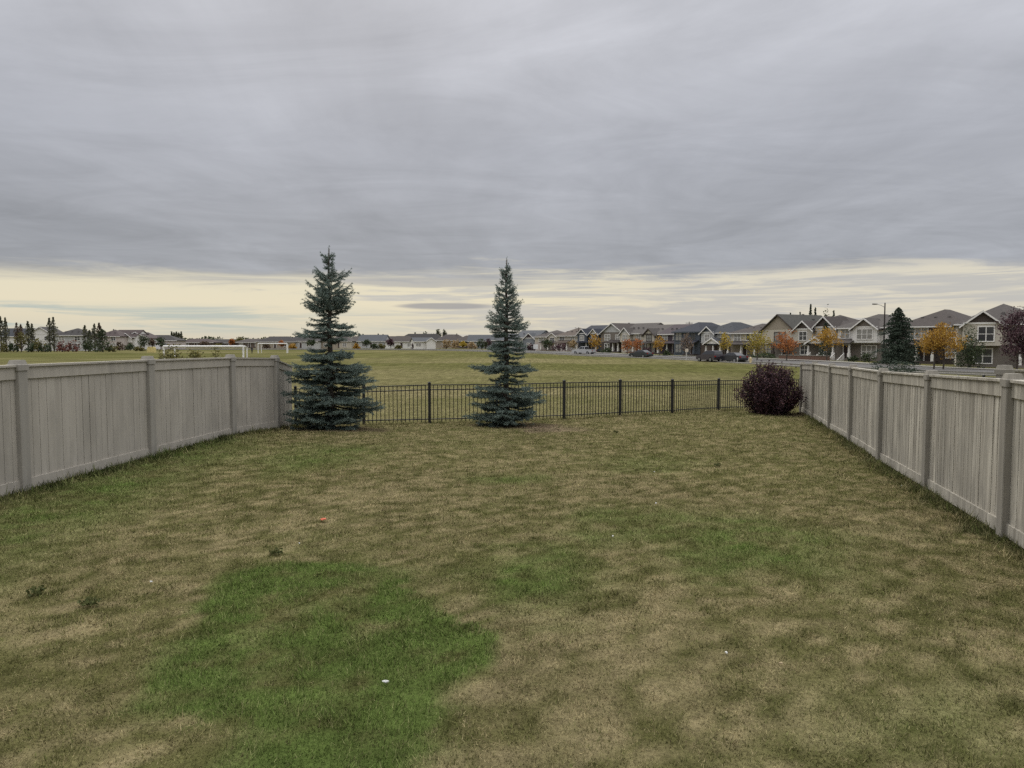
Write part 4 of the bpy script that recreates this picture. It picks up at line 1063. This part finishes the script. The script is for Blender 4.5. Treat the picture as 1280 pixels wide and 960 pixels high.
S2 = [(-2, 3.7, 1.5, 1.4), (1.9, 3.7, 1.5, 1.4), (1.9, .9, 1.6, 1.5)]
house(1256, 460, 91, (-.50,-.87), 10.5, 11, 5.55, 'hip', 2.7, 'beige', 'greybrown', 'beige house with white gable trim above a four-pane window, behind the plum tree', low='stone',
      bays=[(-2.6, 4.2, 1.2, 2.75, 5.5, 1.7, 'umber')], porch=(1.2, 4.6, 1.8, 2.7, .9, 'stone'), wins=[(-2.2, 3.35, 1.6, 1.75, 1.2), (-2.4, .55, 1.9, 1.75)], door=2.6, chim=[(2.6, 5.2, 3.2)])
house(1161, 458, 104, (-.80,-.60), 9.2, 11, 5.4, 'hip', 2.5, 'plum', 'brown', 'plum-brown hip-roofed house behind the golden twin-trunked tree', low='umber',
      porch=(-3.6, 1.2, 1.6, 2.7, 0, 'umber'), wins=[(-1.6, 3.6, 2.6, 1.5, 0, 3), (2.9, 3.8, 1.2, 1.2), (3.0, .9, 1.5, 1.5)], side=[(4.0, 3.8, 1.1, 1.1)], door=-1.2)
house(1076, 453, 116, (-.86,-.50), 8.6, 11, 5.35, 'hip', 2.2, 'white', 'greybrown', 'white house with triple gable window and white stairs, left of the street lamp', low='stone',
      bays=[(1.2, 4.2, 1.0, 2.9, 5.3, 1.5, 'stone')], porch=(-4.1, -.9, 1.8, 2.8, 0, 'stone'), wins=[(1.2, 3.5, 2.6, 1.5, 1.0, 3), (1.4, .6, 2.4, 1.8, 0, 3), (-2.9, 3.6, 1.5, 1.5)], side=[], door=-2.6, stairs=(-2.6, 1.6, 6))
house(1022, 449, 130, (-.88,-.47), 11.5, 11.5, 5.3, 'hip', 2.7, 'beige', 'brown', 'large beige house with two dark white-trimmed gables and white porch gable', low='stone',
      bays=[(-2.2, 4.0, 1.3, 2.9, 5.3, 1.6, 'umber'), (1.8, 4.6, .7, 2.9, 5.6, 2.0, 'umber')], porch=(-.4, 3.4, 2.4, 2.8, 1.2, 'brick'), wins=[(-2.2, 3.4, 1.6, 1.5, 1.3), (2.0, 3.5, 1.2, 1.4, .7), (-2.8, .8, 1.8, 1.6)], door=1.4, stairs=(1.4, 1.8, 4))
house(972, 450, 138, (-.87,-.5), 7.8, 12, 5.4, 'gy', 3.0, 'cream', 'green', 'cream house with a steep dark-trimmed gable behind the yellow-green tree', trim=wall_mat('umber'), low='stone', gable_c='tan',
      wins=[(.4, 3.3, 2.4, 1.6, 0, 2), (-2.3, .9, 1.6, 1.6)], porch=(-.2, 3.5, 1.4, 2.7, 0, 'stone'), door=1.6)
house(934, 448, 147, (-.86,-.52), 8.6, 11, 5.0, 'hip', 1.9, 'cream', 'brown', 'low-roofed cream house between the bright yellow and yellow-green trees', low='tan',
      wins=[(-2.6, 3.3, 1.6, 1.5), (.2, 3.5, 1.0, 1.2, 0, 1), (2.6, 3.3, 1.7, 1.3)], porch=(-4.0, 3.2, 1.6, 2.6, 0, 'stone'), door=-.6)
house(896, 446, 155, (-.85,-.53), 9.2, 12, 5.1, 'hip', 2.3, 'grey', 'slate', 'light grey house with dark hip roof and brown porch gable behind the parked SUV', low='brown',
      bays=[(-2.2, 3.6, .6, 2.9, 5.1, 1.4, 'slate')], wins=[(-2.2, 3.3, 1.2, 1.4, .6), (1.8, 3.3, 1.3, 1.5)], porch=(-1.0, 3.2, 2.6, 2.7, 1.3, 'brown'), door=1.0)
house(858, 446, 162, (-.83,-.56), 7.6, 12, 5.3, 'hip', 2.2, 'slate', 'navy', 'dark slate-blue house with pale bay window panel, behind the bare tree', trim=wall_mat('slate'),
      wins=[(-2.4, 3.4, 1.8, 1.8, 0, 2), (-2.4, .7, 1.8, 1.8, 0, 2), (1.9, 3.5, 1.3, 1.4)], porch=(.2, 3.4, 1.5, 2.7, 0, 'umber'), door=1.7)
house(838, 445, 170, (-.83,-.56), 7.2, 11, 5.0, 'gx', 2.2, 'purple', 'purple', 'narrow purple-brown house squeezed left of the slate-blue one', wins=[(-1.8, 3.3, 1.5, 1.4), (1.6, 3.3, 1.4, 1.4)], porch=(-3, 3, 1.4, 2.6, 0, 'umber'), door=1.2)
house(815, 445, 177, (-.82,-.57), 7.4, 11, 5.0, 'gx', 2.2, 'beige', 'greybrown', 'beige house with a small front gable behind the orange street tree', bays=[(0, 3.6, 1.1, 2.7, 4.7, 1.5, 'beige')],
      wins=[(0, 3.1, 1.6, 1.4, 1.1), (-2.6, .8, 1.4, 1.5)], porch=(-1.6, 3.2, 1.6, 2.6, 0, 'umber'), door=1.4, trim=wall_mat('umber'))
house(791, 445, 184, (-.81,-.58), 8.2, 11, 5.2, 'gx', 2.5, 'cream', 'greybrown', 'cream house with a broad roof behind the rust-coloured trees', bays=[(-2, 3.4, .9, 2.8, 5.0, 1.5, 'grey')],
      wins=[(-2, 3.2, 1.6, 1.4, .9, 3), (2, 3.3, 1.3, 1.3)], porch=(-1, 3.6, 1.5, 2.6, 0, 'brick'), door=1.6)
house(765, 443, 192, (-.79,-.61), 8.4, 11, 5.2, 'gy', 2.6, 'stone', 'brown', 'brown house with white-edged gable right of the dull orange tree', low='umber', gable_c='grey',
      wins=[(-1.7, 3.3, 1.9, 1.4), (2.0, 3.3, 1.3, 1.3), (-1.8, .8, 1.6, 1.5)], porch=(-.5, 3.6, 1.5, 2.6, 0, 'umber'), door=1.4)
house(737, 442, 202, (-.77,-.64), 9.0, 11, 5.1, 'gx', 2.4, 'slate', 'navy', 'dark navy-roofed house behind the silver pickup', bays=[(-2, 3.6, 1.0, 2.8, 5.0, 1.5, 'slate'), (2.3, 3.2, .8, 2.8, 5.0, 1.4, 'cream')],
      wins=[(-2, 3.2, 1.5, 1.3, 1.0), (2.3, 3.2, 1.5, 1.3, .8)], porch=(-3.8, 3.8, 1.6, 2.6, 0, 'umber'), door=.2)
house(710, 440.5, 214, (-.72,-.69), 9.2, 10, 4.6, 'hip', 2.4, 'beige', 'tan', 'beige house with tan hip roof behind the wine-red bushes', low='pinkish', wins=[(-2.4, 3.0, 1.8, 1.2), (1.8, 3.0, 1.6, 1.2), (2.4, .7, 1.8, 1.5)], porch=(-3.6, .8, 1.6, 2.5, 0, 'pinkish'), door=-1)
house(684, 440.5, 226, (-.66,-.75), 10, 10, 4.4, 'hip', 2.1, 'cream', 'brown', 'cream house with flat brown hip roof right of the smaller spruce', low='pinkish', bays=[(2.6, 3.6, .8, 2.5, 4.4, 1.2, 'cream')], wins=[(-2.4, 2.9, 1.8, 1.2), (2.6, 2.8, 1.6, 1.2, .8)], porch=(-1.5, 4.2, 1.6, 2.5, 0, 'brown'), door=.6)
house(657, 440, 236, (-.58,-.8), 9, 10, 4.4, 'gx', 2.2, 'bluegrey', 'bluegrey', 'blue-grey house just right of the smaller spruce, behind the white sign', bays=[(2.2, 4.2, 1.2, 0, 3.9, 1.7, 'purple')], wins=[(-2, 2.8, 1.5, 1.2), (2.2, 1.0, 1.5, 1.3, 1.2)], door=-2.4)
FG = 'houses across the field'
def far(px, base, D, w, hw, rt, rise, wall, roof, label, **k):
    k.setdefault('wins', [(-w*.27, .9, 1.6, 1.3), (w*.24, .9, 1.6, 1.3)]+([(-w*.27, 3.3, 1.6, 1.2), (w*.24, 3.3, 1.6, 1.2)] if hw > 4.3 else []))
    k.setdefault('door', 0); k.setdefault('group', FG)
    return house(px, base, D, k.pop('face', (random.uniform(-.15, .15), -1)), w, k.pop('dp', 9), hw, rt, rise, wall, roof, label, **k)
far(632, 438, 262, 10, 3.6, 'gx', 2.2, 'bluegrey', 'bluegrey', 'low blue-grey roofed house half hidden behind the smaller spruce')
far(607, 437.5, 300, 15, 3.4, 'gx', 2.4, 'bluegrey', 'bluegrey', 'wide blue-grey roofed house left of the smaller spruce')
far(588, 437.5, 310, 12, 3.3, 'hip', 2.3, 'brown', 'brown', 'brown-roofed house behind the bright yellow tree')
far(566, 437.5, 312, 14, 3.5, 'hip', 2.6, 'tan', 'brown', 'brown house rising right behind the white pavilion', chim=[(2, 4, 2.9)])
far(526, 437.5, 330, 22, 3.6, 'hip', 3.0, 'brown', 'dark', 'dark-roofed house behind the white pavilion')
far(502, 437, 308, 14, 3.0, 'hip', 2.4, 'white', 'brown', 'low white-walled house left of the white pavilion')
far(480, 437, 320, 12, 3.2, 'gx', 2.2, 'grey', 'brown', 'grey-brown house behind the dark wine-red tree')
far(464, 437, 314, 12, 3.4, 'gx', 2.6, 'grey', 'bluegrey', 'grey-roofed house with pale walls right of the taller spruce')
far(444, 437, 322, 11, 3.2, 'hip', 2.2, 'brown', 'brown', 'brown house tucked behind the right boughs of the taller spruce')
far(423, 437, 318, 12, 3.2, 'hip', 2.3, 'cream', 'brown', 'cream house behind the trunk of the taller spruce')
far(398, 437, 305, 13, 3.2, 'hip', 2.2, 'tan', 'dark', 'tan house left of the taller spruce trunk')
far(376, 437, 300, 14, 3.2, 'hip', 2.2, 'grey', 'dark', 'dark-roofed house right of the far goal')
far(344, 437, 300, 17, 2.9, 'hip', 2.2, 'tan', 'dark', 'tan-walled long house behind the far soccer goal')
far(312, 437.5, 330, 15, 2.6, 'hip', 1.7, 'brown', 'brown', 'brown house behind the walking person')
far(276, 437.5, 340, 20, 2.4, 'hip', 1.7, 'stone', 'dark', 'long low house behind the right half of the near goal')
far(245, 437.5, 330, 16, 2.6, 'hip', 1.7, 'brown', 'maroon', 'low maroon-roofed house behind the left half of the near goal')
far(196, 438, 280, 15, 3.4, 'hip', 2.1, 'pinkish', 'dark', 'pinkish house with dark roof behind the pale yellow box')
far(170, 438.5, 262, 9, 4.4, 'gy', 2.0, 'white', 'maroon', 'right one of the maroon-roofed houses with white gables', gable_c='white')
far(155, 438.5, 260, 9, 4.8, 'gx', 2.4, 'white', 'maroon', 'left one of the maroon-roofed houses with white upper walls', bays=[(1.5, 4, .8, 2.6, 4.4, 1.6, 'white')])
far(135, 438.5, 255, 9, 4.8, 'hip', 2.4, 'pinkish', 'maroon', 'pinkish maroon-roofed house partly behind the dark broad conifer')
far(88, 439.5, 225, 9.5, 4.9, 'hip', 2.2, 'grey', 'dark', 'pale grey house with dark hip roof behind the red bushes')
far(51, 439.5, 228, 8.5, 5.0, 'gy', 2.6, 'white', 'dark', 'far white house whose gable shows between two poplar pairs', gable_c='white')
far(15, 439.5, 230, 9, 4.8, 'gx', 2.4, 'white', 'slate', 'slate-roofed white house hidden among the leftmost poplars')
house(530, 437.5, 285, (.35,-.94), 8.0, 6, 3.2, 'gx', 1.35, 'white', 'bluegrey', 'white pavilion with arched dark entry across the field', group=FG, name='pavilion', cat='pavilion',
      bays=[(2.6, 3.6, 1.2, 0, 3.3, 1.2, 'white')], wins=[(-2.2, 1.2, 2.0, 1.0)], door=None)

# ------------------------------------------------------------------ cars
M_TYRE = paint('tyre rubber', (.02,.02,.02), rough=.8); M_RIM = paint('grey wheel rim', (.35,.35,.36), rough=.4, metal=.6)
M_LAMPW = paint('clear headlight', (.7,.7,.68), rough=.2); M_LAMPR = paint('red taillight', (.30,.02,.02), rough=.3); M_CGLASS = paint('car glass', (.02,.022,.025), rough=.08, spec=.7)
def car(px, base, D, ang, kind, c, label):
    x, y, _ = at(px, base, D); z = gz(x, y)+.06
    root = thing('parked_'+{'sedan': 'car', 'suv': 'suv', 'pickup': 'pickup'}[kind], (x, y, z), ang, label, {'sedan': 'car', 'suv': 'suv', 'pickup': 'pickup truck'}[kind], 'vehicles parked along the street')
    P = surf('car paint', c, tuple(v*.9 for v in c), .28, 1, spec=.6)
    L, Wd = {'sedan': (4.7, 1.82), 'suv': (4.6, 1.86), 'pickup': (5.7, 1.98)}[kind]
    body = {'sedan': [(-L/2,.32),(-L/2-.03,.62),(-L/2+.12,.95),(-L/2+.9,1.0),(.55,1.0),(1.2,.92),(L/2-.25,.78),(L/2,.62),(L/2,.34),(L/2-.3,.22),(-L/2+.3,.22)],
            'suv': [(-L/2,.36),(-L/2-.02,.75),(-L/2+.06,1.08),(.7,1.08),(1.3,1.02),(L/2-.2,.90),(L/2,.7),(L/2,.38),(L/2-.3,.28),(-L/2+.3,.28)],
            'pickup': [(-L/2,.5),(-L/2,1.12),(-.75,1.14),(1.05,1.14),(1.7,1.10),(L/2-.15,1.02),(L/2,.85),(L/2,.45),(L/2-.3,.36),(-L/2+.3,.4)]}[kind]
    cab = {'sedan': [(-1.75,.99),(-1.0,1.42),(.15,1.44),(1.05,.97)], 'suv': [(-2.2,1.07),(-1.95,1.62),(-1.6,1.68),(.1,1.68),(1.05,1.06)], 'pickup': [(-.8,1.13),(-.7,1.78),(.35,1.8),(1.25,1.12)]}[kind]
    def loft(m, poly, ws):
        rings = [(-ws[0], 1), (-ws[1], 1)]
        n = len(poly); vs = []
        zmin = min(p[1] for p in poly); zmax = max(p[1] for p in poly)
        for sgn in (-1, 1):
            vs += [(p[0], sgn*(ws[0]+(ws[1]-ws[0])*(p[1]-zmin)/(zmax-zmin)), p[1]) for p in poly]
        fs = [tuple(range(n-1, -1, -1)), tuple(range(n, 2*n))]+[(i, (i+1) % n, n+(i+1) % n, n+i) for i in range(n)]
        m.add(vs, fs)
    m = MB(); loft(m, body, (Wd/2, Wd/2-.06)); loft(m, cab, (Wd/2-.07, Wd/2-.26))
    b = m.build('body', P, root)
    # glass: side panes and the two screens, a little proud of the cabin
    zb, zt = cab[0][1]+.06, max(p[1] for p in cab)-.09
    def xs(zz):
        k = [p[0] for p in cab]; lo = np.interp(zz, [cab[0][1], cab[1][1]], [cab[0][0], cab[1][0]]); hi = np.interp(zz, [cab[-1][1], cab[-2][1]], [cab[-1][0], cab[-2][0]]); return lo, hi
    def yw(zz): return np.interp(zz, [min(p[1] for p in cab), max(p[1] for p in cab)], [Wd/2-.07, Wd/2-.26])+.012
    for sgn in (-1, 1):
        m = MB(); (l0, h0), (l1, h1) = xs(zb), xs(zt); mid = (l1+h1)/2
        for a0, a1, c0, c1 in ((l0+.16, mid-.04, l1+.1, mid-.04), (mid+.04, h0-.2, mid+.04, h1-.1)):
            y0, y1 = yw(zb), yw(zt); o_ = .02
            m.hexa([(a0, sgn*y0-sgn*o_, zb), (a1, sgn*y0-sgn*o_, zb), (a1, sgn*y0, zb), (a0, sgn*y0, zb), (c0, sgn*y1-sgn*o_, zt), (c1, sgn*y1-sgn*o_, zt), (c1, sgn*y1, zt), (c0, sgn*y1, zt)])
        m.build('side_window', M_CGLASS, b)
    for nm, i in (('rear_window', 0), ('windscreen', 1)):
        m = MB(); p0, p1 = xs(zb)[i], xs(zt)[i]; s = (-1, 1)[i]; y0, y1 = yw(zb)-.1, yw(zt)-.08; o_ = s*.025
        m.hexa([(p0-o_, -y0, zb), (p0+o_, -y0, zb), (p0+o_, y0, zb), (p0-o_, y0, zb), (p1-o_, -y1, zt), (p1+o_, -y1, zt), (p1+o_, y1, zt), (p1-o_, y1, zt)]); m.build(nm, M_CGLASS, b)
    for sgn in (-1, 1):
        m = MB(); m.box(L/2-.12, L/2+.02, sgn*.72-.16, sgn*.72+.16, .6, .76); m.build('headlight', M_LAMPW, root)
        m = MB(); m.box(-L/2-.045, -L/2+.08, sgn*.74-.13, sgn*.74+.13, .72, .92); m.build('taillight', M_LAMPR, root)
        for wx in (-L*.29, L*.31):
            r = .34 if kind == 'sedan' else .38; m = MB(); m.tube([(wx, sgn*(Wd/2-.2), r-.06), (wx, sgn*(Wd/2+.015), r-.06)], r, 18)
            wh = m.build('wheel', M_TYRE, root); m = MB(); m.tube([(wx, sgn*(Wd/2-.1), r-.06), (wx, sgn*(Wd/2+.03), r-.06)], r*.6, 12); m.build('rim', M_RIM, wh)
    if kind == 'pickup':
        m = MB(); m.box(-L/2+.1, -.9, -Wd/2+.14, Wd/2-.14, 1.1, 1.155); m.build('cargo_bed', M_TYRE, root)
    return root
car(887, 452, 113, R(112), 'suv', (.035,.026,.032), 'dark maroon SUV parked left of the black sedan')
car(915, 452.4, 110, R(119), 'sedan', (.018,.019,.023), 'black sedan parked right of the dark SUV')
car(801, 447, 139, R(128), 'sedan', (.022,.026,.026), 'small dark car parked alone before the rust-coloured trees')
car(730, 443.5, 166, R(138), 'pickup', (.42,.42,.42), 'silver pickup truck parked in front of the navy-roofed house')

# ------------------------------------------------------------------ street furniture
M_POLE = paint('brown pole paint', (.05,.04,.036), rough=.5); M_PALEPOLE = paint('pale galvanised metal', (.45,.44,.42), rough=.5)
def street_lamp(px, base, top, D, arm_px, label, mat):
    x, y, _ = at(px, base, D); z = gz(x, y); h = at(px, top, D)[2]-z
    root = thing('street_lamp', (x, y, z), 0, label, 'street lamp', 'street lamps'); al = arm_px/F*D; s = 1 if al > 0 else -1
    m = MB(); m.tube([(0, 0, -.3), (0, 0, h*.5), (0, 0, h)], [.12, .10, .075], 10); m.tube([(0, 0, -.2), (0, 0, .5)], .17, 10); m.build('pole', mat, root)
    m = MB(); m.tube([(0, 0, h-.62), (al*.35, 0, h-.30), (al*.72, 0, h-.16)], [.04, .035, .035], 8); a = m.build('arm', M_PALEPOLE, root)
    m = MB(); x0, x1 = sorted((al*.62, al)); m.hexa([(x0,-.13,h-.24),(x1,-.10,h-.22),(x1,.10,h-.22),(x0,.13,h-.24),(x0,-.08,h-.10),(x1,-.06,h-.12),(x1,.06,h-.12),(x0,.08,h-.10)]); hd = m.build('lamp_head', mat, root)
    m = MB(); m.box(x0+.12, x1-.1, -.08, .08, h-.262, h-.236); m.build('lens', M_PALEPOLE, hd)
street_lamp(1104, 456, 378.5, 97, -15.5, 'brown street lamp with a single arm beside the big dark conifer', M_POLE)
street_lamp(723, 442, 409, 205, -4.5, 'far thin street lamp rising over the navy-roofed house', M_POLE)
def mast(px, base, top, D):
    x, y, _ = at(px, base, D); z = gz(x, y); h = at(px, top, D)[2]-z
    root = thing('utility_pole', (x, y, z), 0, 'thin utility pole standing behind the slate-blue house', 'pole'); m = MB(); m.tube([(0, 0, -.3), (0, 0, h)], [.16, .09], 8); m.build('pole', M_POLE, root)
    m = MB(); m.box(-1.0, 1.0, -.06, .06, h-.5, h-.36); m.build('crossarm', M_POLE, root)
mast(861, 440, 402, 205)
def sign_post(px, base, top, D, w, h, c, label, pole_w=.05):
    x, y, _ = at(px, base, D); z = gz(x, y); H = at(px, top, D)[2]-z
    root = thing('sign_post', (x, y, z), R(8), label, 'sign'); m = MB(); m.tube([(0, 0, -.3), (0, 0, H-.02)], pole_w, 8); m.build('post', M_PALEPOLE, root)
    m = MB(); m.bbox(-w/2, w/2, -.11, -.06, H-h, H, .012); m.build('sign_panel', paint('sign '+label[:12], c), root)
sign_post(858, 450, 436, 122, .55, .55, (.62,.55,.46), 'pale sign post at the field edge before the bare tree', .10)
sign_post(921.5, 455, 447, 104, .16, .3, (.6,.6,.58), 'short pale marker post before the black sedan', .05)
sign_post(669.5, 442, 430.5, 200, 1.3, 1.3, (.72,.72,.70), 'white sign on a post right of the smaller spruce', .08)
def hydrant():
    x, y, _ = at(938, 456, 103); z = gz(x, y); root = thing('fire_hydrant', (x, y, z), 0, 'cream-yellow fire hydrant at the field edge left of the purple bush', 'hydrant'); M = paint('hydrant paint', (.62,.50,.28), rough=.5)
    m = MB(); m.tube([(0,0,-.1),(0,0,.06),(0,0,.07),(0,0,.72),(0,0,.74),(0,0,.80)], [.2,.2,.15,.15,.2,.2], 12); m.build('barrel', M, root)
    m = MB(); m.tube([(0,0,.80),(0,0,.90),(0,0,.96),(0,0,1.0)], [.17,.12,.05,.04], 12); m.build('bonnet', M, root)
    for s in (-1, 1): m = MB(); m.tube([(s*.13,0,.55),(s*.27,0,.55)], .075, 10); m.build('outlet', M, root)
hydrant()
def storage_box():
    x, y, _ = at(189.5, 439.5, 190); z = gz(x, y); root = thing('utility_box', (x, y, z), 0, 'pale yellow utility box standing at the far field edge', 'utility box'); M = paint('pale yellow paint', (.62,.52,.22), (.55,.46,.20))
    m = MB(); m.bbox(-.95, .95, -.5, .5, 0, 1.35, .03); m.build('cabinet', M, root); m = MB(); m.bbox(-.72, .72, -.55, .55, 1.352, 1.5, .03); m.build('lid', M, root)
    for s in (-1, 1): m = MB(); m.box(s*.46-.40, s*.46+.40, -.53, -.503, .1, 1.25); m.build('door', M, root)
storage_box()
def planter_wall():
    x, y, _ = at(1003, 451.5, 120); z = gz(x, y); root = thing('retaining_wall', (x, y, z), math.atan2(-.88, .47), 'low brick-brown wall below the large white-gabled house', 'wall'); M = wall_mat('brick')
    m = MB(); m.box(-5, 5, 0, .4, -.3, .75); m.build('wall', M, root); m = MB(); m.box(-5.05, 5.05, -.06, .46, .752, .86); m.build('coping', M_CONC, root)
planter_wall()

# ------------------------------------------------------------------ soccer goals and the person
M_GOAL = paint('white goal paint', (.80,.79,.76), rough=.5)
def goal(px0, px1, top, D, label, r, back, yaw=0.0):
    x0, y0, z0 = at(px0, top, D); x1, _, _ = at(px1, top, D); cx = (x0+x1)/2; z = gz(cx, y0); h = z0-z; hw = (x1-x0)/2
    root = thing('soccer_goal', (cx, y0, z), yaw, label, 'soccer goal', 'soccer goals on the field')
    for s in (-1, 1):
        m = MB(); m.tube([(s*hw, 0, -.2), (s*hw, 0, h)], r, 10); m.build('post', M_GOAL, root)
        m = MB(); m.tube([(s*hw, 0, h), (s*hw*.96, back*.5, h), (s*hw*.93, back, h*.97), (s*hw*.93, back, -.1)], r*.75, 8); m.build('stay', M_GOAL, root)
    m = MB(); m.tube([(-hw, 0, h), (hw, 0, h)], r*1.15, 10); m.build('crossbar', M_GOAL, root)
    m = MB(); m.tube([(-hw*.93, back, h*.97), (hw*.93, back, h*.97)], r*.7, 8); m.build('back_bar', M_GOAL, root)
goal(204.5, 304, 433, 66, 'large white soccer goal frame beyond the left board fence', .085, 1.6)
goal(322.5, 358.5, 429.5, 180, 'smaller far white soccer goal left of the taller spruce', .12, 1.6)
def person(px, base, D):
    x, y, _ = at(px, base, D); z = gz(x, y)
    J = {'hip': (0,0,.92), 'chest': (0,-.03,1.30), 'neck': (0,-.04,1.50), 'head': (0,-.07,1.60), 'crown': (0,-.06,1.74),
         'sl': (-.19,-.03,1.42), 'el': (-.25,.05,1.14), 'wl': (-.22,-.10,.92), 'hl': (-.21,-.16,.84), 'sr': (.19,-.03,1.42), 'er': (.25,.06,1.15), 'wr': (.24,.02,.90), 'hr': (.235,-.02,.81),
         'pl': (-.10,0,.90), 'kl': (-.12,-.16,.50), 'al': (-.12,-.10,.09), 'tl': (-.13,-.27,.04), 'pr': (.10,0,.90), 'kr': (.11,.04,.49), 'ar': (.11,.24,.12), 'tr': (.11,.10,.04)}
    RAD = {'hip': .145, 'chest': .15, 'neck': .06, 'head': .095, 'crown': .07, 'sl': .075, 'sr': .075, 'el': .05, 'er': .05, 'wl': .034, 'wr': .034, 'hl': .035, 'hr': .035, 'pl': .10, 'pr': .10, 'kl': .07, 'kr': .07, 'al': .045, 'ar': .045, 'tl': .04, 'tr': .04}
    E = [('hip','chest'),('chest','neck'),('neck','head'),('head','crown'),('chest','sl'),('sl','el'),('el','wl'),('wl','hl'),('chest','sr'),('sr','er'),('er','wr'),('wr','hr'),('hip','pl'),('pl','kl'),('kl','al'),('al','tl'),('hip','pr'),('pr','kr'),('kr','ar'),('ar','tr')]
    ks = list(J); me = bpy.data.meshes.new('body_frame'); me.from_pydata([J[k] for k in ks], [(ks.index(a), ks.index(b)) for a, b in E], [])
    o = bpy.data.objects.new('body_frame', me); col.objects.link(o)
    o.modifiers.new('skin', 'SKIN'); ss = o.modifiers.new('sub', 'SUBSURF'); ss.levels = 1
    for i, k in enumerate(ks):
        v = me.skin_vertices[0].data[i]; v.radius = (RAD[k], RAD[k]); v.use_root = (k == 'hip')
    bpy.context.view_layer.update()
    ev = o.evaluated_get(bpy.context.evaluated_depsgraph_get()); bm = bpy.data.meshes.new_from_object(ev); bm.name = 'body'
    bpy.data.objects.remove(o)
    for m_ in (paint('skin tone', (.38,.24,.17)), paint('dark jacket', (.03,.028,.035)), paint('dark trousers', (.025,.027,.035))): bm.materials.append(m_)
    for p in bm.polygons:
        c = p.center; p.use_smooth = True
        p.material_index = 0 if (c.z > 1.51 or (abs(c.x) > .19 and c.z < .93)) else (1 if c.z > .93 or abs(c.x) > .2 else 2)
    root = thing('person', (x, y, z), R(20), 'person in dark clothes walking on the field between the two goals', 'person')
    b = bpy.data.objects.new('body', bm); col.objects.link(b); b.parent = root
    m = MB(); m.tube([(0,-.045,1.60), (0,-.05,1.68), (0,-.055,1.76), (0,-.06,1.80)], [.085,.112,.09,.03], 10); m.build('hair', paint('dark hair', (.02,.015,.012)), root)
person(315, 440, 172)

# ------------------------------------------------------------------ small things on the lawn
M_SCRAP = paint('white scrap', (.6,.6,.58)); M_ORANGE = paint('orange scrap', (.55,.13,.07)); M_LEAFS = paint('dry leaf', (.42,.33,.2))
def litter(px, py, size, mat, name, label, cat, group=None):
    x, y = on_plane(px, py, 0.0)
    for _ in range(4): x, y = on_plane(px, py, gz(x, y)+.02)
    z = gz(x, y)+.022; a = random.uniform(0, 6.28); m = MB(); n = 7; size *= .52
    top = [(size*random.uniform(.35, .6)*math.cos(2*math.pi*k/n), size*random.uniform(.2, .34)*math.sin(2*math.pi*k/n), size*random.uniform(-.05, .18)) for k in range(n)]
    c = (0, 0, size*.22); vs = top+[c]+[(p[0], p[1], p[2]-.006) for p in top]+[(0, 0, c[2]-.006)]
    fs = [(k, (k+1) % n, n) for k in range(n)]+[(n+1+(k+1) % n, n+1+k, 2*n+1) for k in range(n)]+[((k+1) % n, k, n+1+k, n+1+(k+1) % n) for k in range(n)]
    o = m.add(vs, fs).build(name, mat, None, (x, y, z)); o.rotation_euler = (random.uniform(-.2, .2), random.uniform(-.2, .2), a)
    return tag(o, label, cat, group)
G = 'white scraps lying on the lawn'
litter(482, 852, .075, M_SCRAP, 'paper_scrap', 'white paper scrap on the lush green patch in the foreground', 'scrap', G)
litter(908, 816, .065, M_SCRAP, 'paper_scrap', 'white paper scrap on the dry brown grass in the right foreground', 'scrap', G)
litter(976, 829, .05, M_LEAFS, 'dry_leaf', 'pale dry leaf just right of the foreground paper scrap', 'leaf')
litter(766, 670, .06, M_SCRAP, 'paper_scrap', 'white scrap on the left end of the long green band', 'scrap', G)
litter(820, 629, .06, M_SCRAP, 'paper_scrap', 'white scrap on the straw grass above the long green band', 'scrap', G)
litter(818, 590, .07, M_SCRAP, 'paper_scrap', 'farthest white scrap, in the middle of the far lawn', 'scrap', G)
litter(1127, 607, .07, M_SCRAP, 'paper_scrap', 'white scrap near the foot of the right board fence', 'scrap', G)
litter(374, 679, .05, M_SCRAP, 'paper_scrap', 'white scrap on the lawn below the orange one', 'scrap', G)
litter(189, 727, .05, M_SCRAP, 'paper_scrap', 'white scrap on the olive grass left of the lush patch', 'scrap', G)
litter(404, 650, .19, M_ORANGE, 'orange_scrap', 'orange scrap lying on the lawn in line with the taller spruce', 'scrap')
M_WEED = leaf('weed leaves', [(.05,.062,.022), (.08,.09,.03), (.11,.115,.04)], .2, .95)
def weed(px, py, r, label):
    x, y = on_plane(px, py, 0.0)
    for _ in range(4): x, y = on_plane(px, py, gz(x, y))
    r *= .62; n = 70; a = 2*math.pi*rng.random(n); d = r*np.sqrt(rng.random(n)); P = np.stack([d*np.cos(a), d*np.sin(a)*.8, .012+.04*rng.random(n)], 1)
    tag(np_mesh('weed_tuft', quads(P, .032, .7), 4, M_WEED, None, (x, y, gz(x, y))), label, 'weed', 'dark weed tufts on the lawn')
weed(112, 757, .13, 'dark weed tuft in the left foreground, nearer one of two')
weed(45, 743, .11, 'dark weed tuft at the left edge of the lawn')
weed(345, 694, .10, 'dark weed tuft left of the top of the lush patch')
weed(897, 500+83, .10, 'dark weed tuft far out on the lawn before the purple bush')
weed(770, 541, .09, 'small dark weed tuft on the lawn right of the bare soil')
for px, py, lb in ((677, 519, 'left'), (705, 523, 'right')): pass
